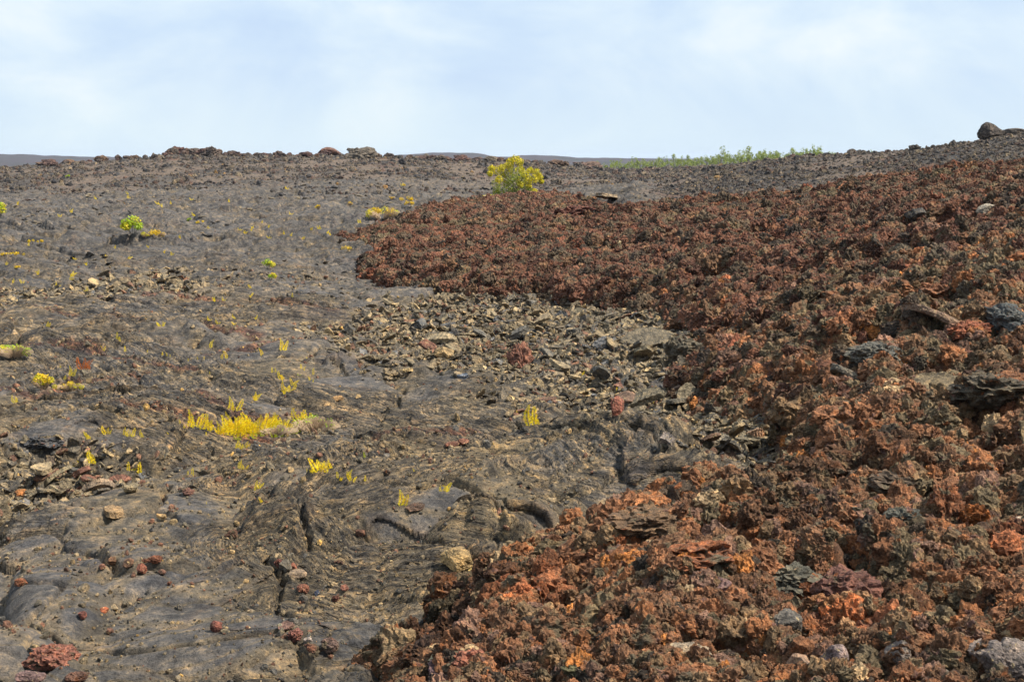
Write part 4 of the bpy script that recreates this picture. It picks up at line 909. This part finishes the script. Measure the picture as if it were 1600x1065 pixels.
FR = {k: [frond_mesh('frond', 10 * j + i, M[k], l_) for i, l_ in enumerate((.05, .25, .5, .9))] for j, k in enumerate(('fern', 'fern_green', 'fern_dead'))}
def fern(p, hpx, n, label, group=None, mat='fern', spread=.45, cat='fern', leanx=0):
    root = bpy.data.objects.new('fern', None); C.objects.link(root); root.location = (p[0], p[1], p[2] - .01); root.empty_display_size = .1
    tag(root, label, cat, group); h = hpx * size(p)
    for i in range(n):
        hh = h * (1 if i == 0 else rnd.uniform(.55, .98))
        fr = link('frond', FR[mat][rnd.randrange(3)], root)
        fr.location = ((i - (n - 1) / 2) * h * .20 * rnd.uniform(.7, 1.3) if n > 1 else 0, rnd.uniform(-.1, .1) * h, 0)
        fr.rotation_euler = (rnd.uniform(-.15, .1), ((i - (n - 1) / 2) / max(1, n - 1)) * spread * 2 * rnd.uniform(.6, 1.3) + leanx, rnd.choice([0, math.pi]) + rnd.uniform(-.5, .5))
        fr.scale = (hh * 1.35, hh * 1.35, hh)
    return root
WHERE = [((280, 640, 345, 690), 'left of the long yellow fern patch'), ((345, 620, 420, 665), 'just above the long yellow fern patch'), ((345, 686, 420, 720), 'just below the long yellow fern patch'),
         ((400, 565, 500, 625), 'above the long yellow fern patch'), ((400, 540, 480, 564), 'on bare lava beyond the fern cluster'), ((470, 710, 600, 765), 'along the ridge of the ropy dome'),
         ((590, 770, 720, 800), 'beyond the ropy dome'), ((130, 660, 275, 700), 'in the row across dark lava at left'), ((280, 700, 430, 800), 'among the cracks left of the ropy dome'),
         ((80, 700, 230, 760), 'beside the dark overhang at left'), ((90, 565, 150, 600), 'behind the low yellow bush at left'), ((0, 610, 60, 640), 'by the brown crack at the left edge'),
         ((300, 540, 380, 600), 'near the crack across the smooth lava'), ((0, 540, 299, 600), 'on the ledge behind the yellow bush'), ((800, 560, 1040, 680), 'at the foot of the broken plates')]
def where(px, py):
    for (a, b, c, d), w in WHERE:
        if a <= px <= c and b <= py <= d: return w
    return None
FERNS = [(25, 629, 10, 3), (302, 669, 22, 3), (324, 674, 23, 4), (281, 664, 6, 1), (168, 679, 13, 3), (201, 682, 12, 4), (223, 686, 10, 2), (141, 688, 12, 2), (263, 678, 4, 2), (288, 677, 5, 2),
  (322, 682, 5, 1), (377, 702, 13, 6), (364, 643, 18, 3), (354, 656, 10, 2), (398, 627, 11, 2), (111, 587, 12, 2), (95, 578, 4, 1), (101, 594, 7, 2), (161, 549, 7, 2), (195, 551, 7, 1), (230, 551, 4, 1), (329, 546, 11, 1),
  (254, 557, 5, 1), (261, 558, 6, 1), (266, 558, 4, 1), (294, 564, 4, 1), (309, 563, 4, 1), (319, 562, 5, 1), (346, 561, 9, 1), (354, 561, 10, 1), (328, 585, 4, 1), (184, 536, 9, 1), (187, 537, 7, 1),
  (441, 548, 15, 2), (409, 558, 11, 1), (457, 467, 6, 1), (425, 582, 7, 1), (430, 583, 6, 1), (441, 594, 12, 3), (471, 578, 7, 1), (475, 579, 6, 1), (489, 587, 9, 1), (484, 594, 6, 1), (452, 612, 15, 4), (458, 602, 10, 2),
  (444, 615, 10, 2), (489, 598, 5, 1), (400, 628, 9, 2), (480, 562, 4, 1), (834, 667, 27, 3), (912, 590, 9, 3), (969, 616, 8, 3), (983, 615, 6, 1), (1021, 634, 5, 1), (807, 648, 6, 1), (146, 723, 17, 3), (201, 741, 12, 1), (208, 741, 8, 2),
  (219, 741, 15, 1), (294, 744, 7, 1), (301, 744, 11, 1), (373, 733, 10, 1), (382, 736, 13, 2), (398, 766, 6, 1), (323, 788, 4, 1), (405, 766, 11, 3), (410, 786, 9, 2), (488, 738, 10, 3), (502, 740, 21, 4), (517, 735, 13, 2), (497, 741, 10, 3),
  (528, 751, 9, 1), (533, 753, 6, 4), (545, 754, 14, 1), (550, 754, 14, 2), (571, 757, 8, 1), (627, 790, 21, 2), (690, 768, 9, 2), (699, 768, 15, 3), (647, 737, 5, 1), (480, 738, 6, 1)]
NUM = {1: 'a single frond', 2: 'two fronds', 3: 'three fronds', 4: 'four fronds', 6: 'six fronds'}
lab_n = {}
for px, py, h, n in FERNS:
    w = where(px, py); sz = 'tall' if h >= 18 else 'mid sized' if h >= 10 else 'short'
    lab = f'{sz} yellow fern with {NUM[n]} {w}'.replace('with a single frond', 'of one frond') if n == 1 else f'{sz} yellow fern with {NUM[n]} {w}' if w else f'{sz} yellow fern with {NUM[n]} sprouting on open smooth lava'
    lab_n.setdefault(lab, []).append((px, py, h, n))
allp = put([(f[0], f[1]) for v in lab_n.values() for f in v]); it = iter(allp)
for lab, v in lab_n.items():
    for px, py, h, n in v: fern(next(it), h * 1.3, n, lab, lab.replace('yellow fern', 'yellow ferns') if len(v) > 1 else None)
sp = put([(134, 577), (570, 718), (108, 741), (466, 587), (960, 0 + 960), (330, 472)])
fern(sp[0], 20, 5, 'rust orange dead fern standing over a yellow stub on ropy lava', mat='fern_dead', spread=.35)
fern(sp[1], 11, 1, 'single upright lime green frond on dark ropy lava', mat='fern_green')
f_ = fern(sp[2], 24, 1, 'long arched yellow frond leaning left beside the dark overhang', spread=.1, leanx=-.75)
fern(sp[3], 5, 6, 'low green fern mat beside a reddish stub in the fern cluster', mat='fern_green', spread=.9)
# tiny tufts far away
TINY = [(91, 450), (92, 458), (135, 459), (137, 457), (250, 511), (254, 509), (335, 472), (350, 472), (392, 468), (328, 506), (341, 506), (368, 500), (367, 508), (74, 512), (60, 431), (110, 438), (35, 443), (20, 443), (112, 433), (119, 407), (135, 415), (165, 407),
  (201, 406), (268, 402), (180, 388), (232, 387), (257, 396), (281, 373), (325, 357), (375, 360), (393, 365), (382, 366), (395, 358), (358, 316), (10, 414), (86, 255), (253, 325), (267, 323), (304, 338), (28, 321), (93, 339), (112, 333), (201, 310),
  (448, 297), (421, 373), (444, 366), (516, 368), (512, 365), (473, 375), (455, 369), (563, 349), (455, 336), (629, 291), (583, 328), (420, 357), (500, 358), (486, 362), (300, 318), (248, 320), (150, 312), (410, 355), (392, 452), (400, 500), (45, 385), (200, 305)]
pt = put(TINY)
for (px, py), p in zip(TINY, pt):
    near_ = py > 425
    fern(p, rnd.uniform(7, 10) if near_ else rnd.uniform(5, 7), 2 if near_ else 3, 'small yellow fern tuft on the smooth lava around the dark broken band' if near_ else 'tiny yellow tuft dotting the far smooth lava below the ridge',
         'small yellow fern tufts around the dark broken band' if near_ else 'tiny yellow tufts on the far smooth lava', spread=.6)

# ------------------------------------------------------------------ leaves, twigs, bushes
def leaves(n, centres, radii, ls, seed, shell=.5, up=.3):
    q = np.random.default_rng(seed); ci = q.integers(0, len(centres), n)
    d = q.normal(size=(n, 3)); d /= np.linalg.norm(d, axis=1, keepdims=True)
    rr = (shell + (1 - shell) * q.random(n)) ** .7
    P = np.array(centres)[ci] + d * rr[:, None] * np.array(radii)[ci]
    nrm = d + q.normal(size=(n, 3)) * .7 + np.array([0, 0, up]); nrm /= np.linalg.norm(nrm, axis=1, keepdims=True)
    t_ = np.cross(nrm, q.normal(size=(n, 3))); t_ /= np.linalg.norm(t_, axis=1, keepdims=True); b_ = np.cross(nrm, t_)
    s_ = ls * (.6 + .8 * q.random(n))[:, None]
    V = np.stack([P - t_ * s_, P + b_ * s_ * .5, P + t_ * s_, P - b_ * s_ * .5], 1).reshape(-1, 3)
    return V, np.arange(4 * n).reshape(-1, 4)
def tubes(paths, seg=6):
    V = []; F = []
    for pts, rad in paths:
        k0 = len(V)
        for i, (p, r_) in enumerate(zip(pts, rad)):
            p = Vector(p); d = (Vector(pts[min(i + 1, len(pts) - 1)]) - Vector(pts[max(i - 1, 0)])).normalized()
            a = d.cross(Vector((.3, .9, .1))).normalized(); b = d.cross(a)
            for j_ in range(seg):
                an = 6.2832 * j_ / seg; V.append(tuple(p + (a * math.cos(an) + b * math.sin(an)) * r_))
            if i:
                for j_ in range(seg):
                    A = k0 + (i - 1) * seg + j_; B = k0 + (i - 1) * seg + (j_ + 1) % seg
                    F.append((A, B, B + seg, A + seg))
    return V, F
def bush(px, py, w, h, label, mats=('leaf_y',), dry=0, n=500, name='low_bush', cat='bush', seed=1, p=None, group=None, clumps=9, ls=None):
    p = put([(px, py)])[0] if p is None else p; k = size(p); W_, H_ = w * k / 2, h * k
    root = bpy.data.objects.new(name, None); C.objects.link(root); root.location = tuple(p); root.empty_display_size = .1; tag(root, label, cat, group)
    q = random.Random(seed); paths = []
    cl = [[] for _ in mats]; ra = [[] for _ in mats]; dc = []; dr = []
    for i in range(clumps):
        cx = q.uniform(-.85, .85); hh = H_ * (1 - .55 * cx * cx) * q.uniform(.55, .95); c = (cx * W_, q.uniform(-.4, .4) * W_ * .8, hh * .72); rd_ = max(H_ * .26, min(W_ * .3, H_ * .36)) * q.uniform(.7, 1.2)
        j_ = i % len(mats); cl[j_].append(c); ra[j_].append((rd_, rd_, rd_ * .8))
        if q.random() < dry: dc.append((c[0] + .1 * W_, c[1], c[2] * .8)); dr.append((rd_, rd_, rd_ * .9))
        for _ in range(3):
            e = (c[0] + q.uniform(-rd_, rd_) * .6, c[1] + q.uniform(-rd_, rd_) * .6, c[2] + rd_ * .3)
            paths.append(([(c[0] * .3, c[1] * .3, -.02), (c[0] * .75, c[1] * .7, c[2] * .55), e], [.014 * H_ + .003, .010 * H_ + .002, .003 * H_ + .001]))
    V, F = tubes(paths, 4); link('stems', mesh_np('stems', V, F, M['bark'] if not dry else M['dry']), root)
    lsz = ls or max(.9 * k, H_ * .055)
    for j_, mname in enumerate(mats):
        if cl[j_]:
            V, F = leaves(n // len(mats), cl[j_], ra[j_], lsz, seed + j_); link('foliage', mesh_np('foliage', V, F, M[mname]), root)
    if dc:
        q2 = np.random.default_rng(seed); tw = []
        for c, r_ in zip(dc, dr):
            for _ in range(150):
                d = q2.normal(size=3); d /= np.linalg.norm(d); d[2] = abs(d[2]) * .8
                e = np.array(c) + d * np.array(r_) * 1.15; s0 = np.array([c[0] * .3 + q2.normal() * .1 * r_[0], c[1] * .8, .0]); mid = (s0 + e) / 2 + q2.normal(size=3) * .12 * r_[0]
                tw.append(([tuple(s0), tuple(mid), tuple(e)], [.35 * k, .25 * k, .12 * k]))
        V, F = tubes(tw, 3); link('dead_twigs', mesh_np('dead_twigs', V, F, M['dry']), root)
    return root
BUSHES = [
 (20, 560, 50, 26, 'round green bush with bare twigs cut by the left edge', ('leaf_g', 'leaf_yg'), .9, 700, 'low_bush', 9),
 (69, 608, 36, 30, 'rounded yellow green bush in the brown crack at left', ('leaf_yg', 'leaf_y'), .3, 1000, 'low_bush', 10),
 (107, 611, 50, 17, 'low spreading yellow bush right of the rounded yellow green one', ('leaf_yg', 'leaf_y'), .2, 900, 'low_bush', 9),
 (208, 373, 24, 34, 'upright yellow green shrub with two crowns on the far smooth lava', ('leaf_yg', 'leaf_g'), 0, 1000, 'upright_shrub', 8),
 (243, 374, 30, 13, 'low golden bush right of the upright far shrub', ('leaf_y',), .6, 500, 'low_bush', 8),
 (224, 373, 14, 10, 'small olive bush between the upright shrub and the golden bush', ('leaf_yg',), .2, 300, 'low_bush', 5),
 (50, 383, 13, 9, 'left small golden tuft of a far pair near the left edge', ('leaf_y',), 0, 160, 'low_bush', 4),
 (63, 381, 10, 7, 'right small golden tuft of a far pair near the left edge', ('leaf_y',), 0, 140, 'low_bush', 4),
 (22, 402, 46, 7, 'long thin golden strip of plants at the far left', ('leaf_y',), 0, 420, 'low_bush', 12),
 (27, 421, 14, 6, 'small golden tuft below the long golden strip', ('leaf_y',), 0, 140, 'low_bush', 4),
 (107, 279, 8, 6, 'tiny lime green shrub alone below the left ridge', ('leaf_g',), 0, 120, 'low_bush', 3),
 (0, 340, 12, 26, 'bright green shrub cut by the left edge on the far lava', ('leaf_g', 'leaf_yg'), 0, 400, 'upright_shrub', 6),
 (297, 348, 11, 6, 'left lime tuft of two on the far smooth lava', ('leaf_g',), 0, 140, 'low_bush', 4),
 (314, 350, 14, 6, 'right golden tuft of two on the far smooth lava', ('leaf_y',), 0, 160, 'low_bush', 4),
 (420, 420, 15, 20, 'upper lime crown of the young shrub beside the grey rubble', ('leaf_g', 'leaf_yg'), 0, 500, 'upright_shrub', 5),
 (597, 343, 50, 21, 'largest golden bush at the tip of the red crest', ('leaf_y', 'leaf_yg'), .2, 1300, 'low_bush', 12),
 (634, 315, 22, 9, 'golden bush behind the largest golden bush', ('leaf_y',), 0, 300, 'low_bush', 6),
 (611, 313, 12, 6, 'small golden tuft left of the golden bush behind the crest', ('leaf_y',), .8, 160, 'low_bush', 4),
 (640, 329, 16, 11, 'golden tuft on the crest edge right of the largest golden bush', ('leaf_y',), 0, 260, 'low_bush', 5),
 (630, 292, 8, 5, 'tiny golden tuft under the skyline ridge', ('leaf_y',), 0, 100, 'low_bush', 3),
 (498, 327, 10, 9, 'small golden bush with dry stems on the far smooth lava', ('leaf_y',), .6, 200, 'low_bush', 4),
 (545, 323, 11, 8, 'small golden tuft between two larger golden bushes', ('leaf_y',), .3, 160, 'low_bush', 4),
 (541, 395, 13, 16, 'small orange yellow sprig under the tip of the red flow', ('leaf_y',), 0, 140, 'upright_shrub', 5),
 (765, 309, 26, 6, 'low golden brush at the left foot of the tree', ('leaf_yg',), .4, 260, 'low_bush', 6),
 (710, 315, 9, 8, 'tiny green sprig on the red crest left of the tree', ('leaf_g',), .5, 80, 'low_bush', 3),
 (490, 676, 64, 34, 'dry brown bush with green tips ending the long fern patch', ('leaf_g',), 1.0, 260, 'dry_bush', 11),
 (428, 682, 60, 24, 'dry brown bush in the middle of the long fern patch', ('leaf_g',), 1.0, 200, 'dry_bush', 9),
]
bp_ = put([(b_[0], b_[1]) for b_ in BUSHES])
for i, (b_, p) in enumerate(zip(BUSHES, bp_)):
    px, py, w, h, lab, ms, dry, n, nm, cl_ = b_
    bush(px, py, w, h, lab, ms, dry, n, nm, 'dry bush' if nm == 'dry_bush' else 'shrub' if nm == 'upright_shrub' else 'bush', 900 + i, p, None, cl_)
bush(421, 438, 28, 14, 'lower spreading crown of lime leaves in front of the upright lime crown', ('leaf_g', 'leaf_y'), 0, 500, 'low_bush', 'bush', 77, None, None, 6)
# the long patch: upright yellow ferns in a row and green mats at its foot
row = [(346 + i * 6.6 + rnd.uniform(-2, 2), 684 - rnd.uniform(0, 9) if i < 10 else 676 - rnd.uniform(0, 8)) for i in range(22)]
hs_ = [20, 24, 30, 26, 28, 34, 26, 30, 24, 34, 22, 30, 18, 24, 28, 16, 14, 14, 10, 22, 38, 26]
pr_ = put(row)
for (px, py), p, h in zip(row, pr_, hs_):
    left_ = px < 410
    fern(p, h, 4 if left_ else 3, 'tall yellow fern in the dense left half of the long fern patch' if left_ else 'yellow fern rising from the dry right half of the long patch',
         'yellow ferns in the dense left half of the long patch' if left_ else 'yellow ferns in the dry right half of the long patch', spread=.35)
mats_ = [(372, 687), (396, 685), (408, 683), (432, 683), (452, 678), (468, 676), (480, 668), (508, 672), (515, 665)]
for p in put(mats_): fern(p, 9, 6, 'lime green fern mat at the foot of the long fern patch', 'lime green fern mats at the foot of the long patch', mat='fern_green', spread=.9)

# ------------------------------------------------------------------ the tree behind the red crest
Dt = np.arange(112., 176., 1.); gz_ = land(Dt * 3 / FPX, Dt); yt_ = 245 + (CAMZ - gz_) / Dt * FPX; it_ = int(np.argmin(np.abs(yt_ - 306) + (Dt < 118) * 50)); print('tree', Dt[it_], yt_[it_])
base_p = np.array([Dt[it_] * 3 / FPX, Dt[it_], gz_[it_] - .1]); k = size(base_p)
tree = bpy.data.objects.new('ohia_tree', None); C.objects.link(tree); tree.location = tuple(base_p); tag(tree, 'lone round yellow green tree standing behind the crest of the red flow', 'tree')
CL = [(805, 249, 8), (798, 254, 8), (812, 253, 7), (792, 259, 6), (768, 263, 6), (776, 266, 8), (784, 262, 6), (766, 271, 5), (786, 272, 8), (800, 266, 8), (812, 264, 7), (820, 271, 9), (828, 266, 6), (838, 269, 7), (843, 276, 6), (846, 283, 4), (834, 279, 8), (824, 283, 7),
      (780, 280, 7), (791, 284, 7), (806, 278, 8), (813, 287, 6), (826, 291, 6), (835, 299, 6), (840, 304, 3), (818, 303, 5), (829, 306, 4)]
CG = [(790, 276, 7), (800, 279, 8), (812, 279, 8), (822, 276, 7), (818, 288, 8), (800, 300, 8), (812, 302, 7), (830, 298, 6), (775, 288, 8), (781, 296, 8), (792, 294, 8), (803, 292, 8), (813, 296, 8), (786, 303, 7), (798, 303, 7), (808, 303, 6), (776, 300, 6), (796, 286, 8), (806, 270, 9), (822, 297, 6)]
q = random.Random(5); TY = 245 + (CAMZ - base_p[2]) / k
def tc_(c): return ((c[0] - 803) * k, q.uniform(-1, 1) * (2.4 - .05 * abs(c[0] - 803)), (TY - c[1]) * k)
cy = [tc_(c) for c in CL] ; cg = [tc_(c) for c in CG]
ry = [(c[2] * k * 1.0,) * 3 for c in CL]; rg = [(c[2] * k * 1.25,) * 3 for c in CG]
V, F = leaves(7500, cy, ry, 1.15 * k, 3, .35); link('crown', mesh_np('crown', V, F, M['leaf_tree']), tree)['label'] = 'yellow tipped outer leaves'
M['leaf_low'] = leafmat('olive_leaf', [(.07, .11, .015), (.14, .19, .02), (.24, .28, .02), (.42, .36, .02)], .3)  # green leaves of the lower and inner crown, the outer ones are yellower
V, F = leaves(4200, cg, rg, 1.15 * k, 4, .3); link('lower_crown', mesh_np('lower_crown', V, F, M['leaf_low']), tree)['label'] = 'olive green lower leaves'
tr_ = [([(0, 0, -.3), (.05, 0, .8), (-.1, .05, 1.9), (.05, 0, 3.2)], [.12, .09, .07, .03])]
V, F = tubes(tr_, 9); trk = link('trunk', mesh_np('trunk', V, F, M['bark'], True), tree)
for i in range(0, 39, 2):
    c = (cy + cg)[i]; z0 = max(.35, min(2.6, c[2] * .45)); 
    V, F = tubes([([(0, 0, z0), (c[0] * .45, c[1] * .45, z0 + (c[2] - z0) * .35), (c[0] * .95, c[1] * .95, c[2])], [.06, .04, .012])], 6); link('limb', mesh_np('limb', V, F, M['bark'], True), tree)

# ------------------------------------------------------------------ the band of trees far behind the ridge
FT = []
for i in range(5):
    q = random.Random(40 + i); cl_ = []; ra_ = []
    for _ in range(14):
        zc = q.uniform(.28, .95); w_ = .30 * math.sin(math.pi * min(1, (1.05 - zc) * 1.1)) + .05; a = q.uniform(0, 6.28); cl_.append((math.cos(a) * w_ * q.random(), math.sin(a) * w_ * q.random(), zc)); ra_.append((q.uniform(.06, .13),) * 3)
    V, F = leaves(520, cl_, ra_, .026, 60 + i, .3); cm = mesh_np('far_crown', V, F, M['leaf_far'])
    V, F = tubes([([(0, 0, 0), (.01, 0, .45), (0, .01, .85)], [.025, .018, .006])] + [([(0, 0, .35), (c[0] * .6, c[1] * .6, c[2] * .8), c], [.012, .008, .003]) for c in cl_[:6]], 5); FT.append((cm, mesh_np('far_trunk', V, F, M['bark'])))
PX = [925, 960, 1000, 1030, 1043, 1060, 1100, 1120, 1150, 1180, 1200, 1222, 1240, 1262, 1280, 1300, 1325, 1352, 1370]
PT_ = [250, 247, 245, 243, 241, 242, 239, 234, 236, 234, 231, 233, 232, 226, 231, 234, 238, 235, 239]
for i in range(130):
    px = 935 + (1318 - 935) * (i % 65) / 65 + rnd.uniform(-5, 5) if i < 128 else 1352; D = (560, 700)[i // 65] * rnd.uniform(.92, 1.08)
    top = np.interp(px, PX, PT_) + 3.5 + rnd.choice([-3.5, -1, 1, 2, 3, 4, 5]) + (2 if i < 65 else 0)
    if i in (66 + 17, 66 + 31, 66 + 38, 66 + 54, 66 + 57): top -= 5
    X = (px - 800) / FPX * D; zg = float(land(np.array([X]), np.array([D]))[0]) - .2
    H_ = CAMZ + (245 - top) / FPX * D - zg
    t_ = bpy.data.objects.new('far_tree', None); C.objects.link(t_); t_.location = (X, D, zg); t_.scale = (H_ * rnd.uniform(.55, 1.1), H_ * rnd.uniform(.55, 1.1), H_); t_.rotation_euler.z = rnd.uniform(0, 6.28)
    tag(t_, 'green tree in the far band behind the ridge right of the lone tree', 'tree', 'green trees in the far band behind the ridge')
    c_, tk = FT[rnd.randrange(5)]; link('crown', c_, t_); link('trunk', tk, t_)

# ------------------------------------------------------------------ the air: far hills fade to blue
bm = bmesh.new(); bmesh.ops.create_cube(bm, size=1)
for v in bm.verts: v.co = Vector((v.co.x * 50000, v.co.y * 50000, -40 if v.co.z < 0 else 45))
me = bpy.data.meshes.new('haze'); bm.to_mesh(me); bm.free()
hm = bpy.data.materials.new('haze_air'); hm.use_nodes = True; hm.node_tree.nodes.clear()
pv = N(hm.node_tree, 'ShaderNodeVolumePrincipled', Density=.00005); pv.inputs['Color'].default_value = (.72, .82, 1, 1)
ho = N(hm.node_tree, 'ShaderNodeOutputMaterial'); hm.node_tree.links.new(pv.outputs[0], ho.inputs['Volume']); me.materials.append(hm)
tag(link('haze', me), kind='stuff')
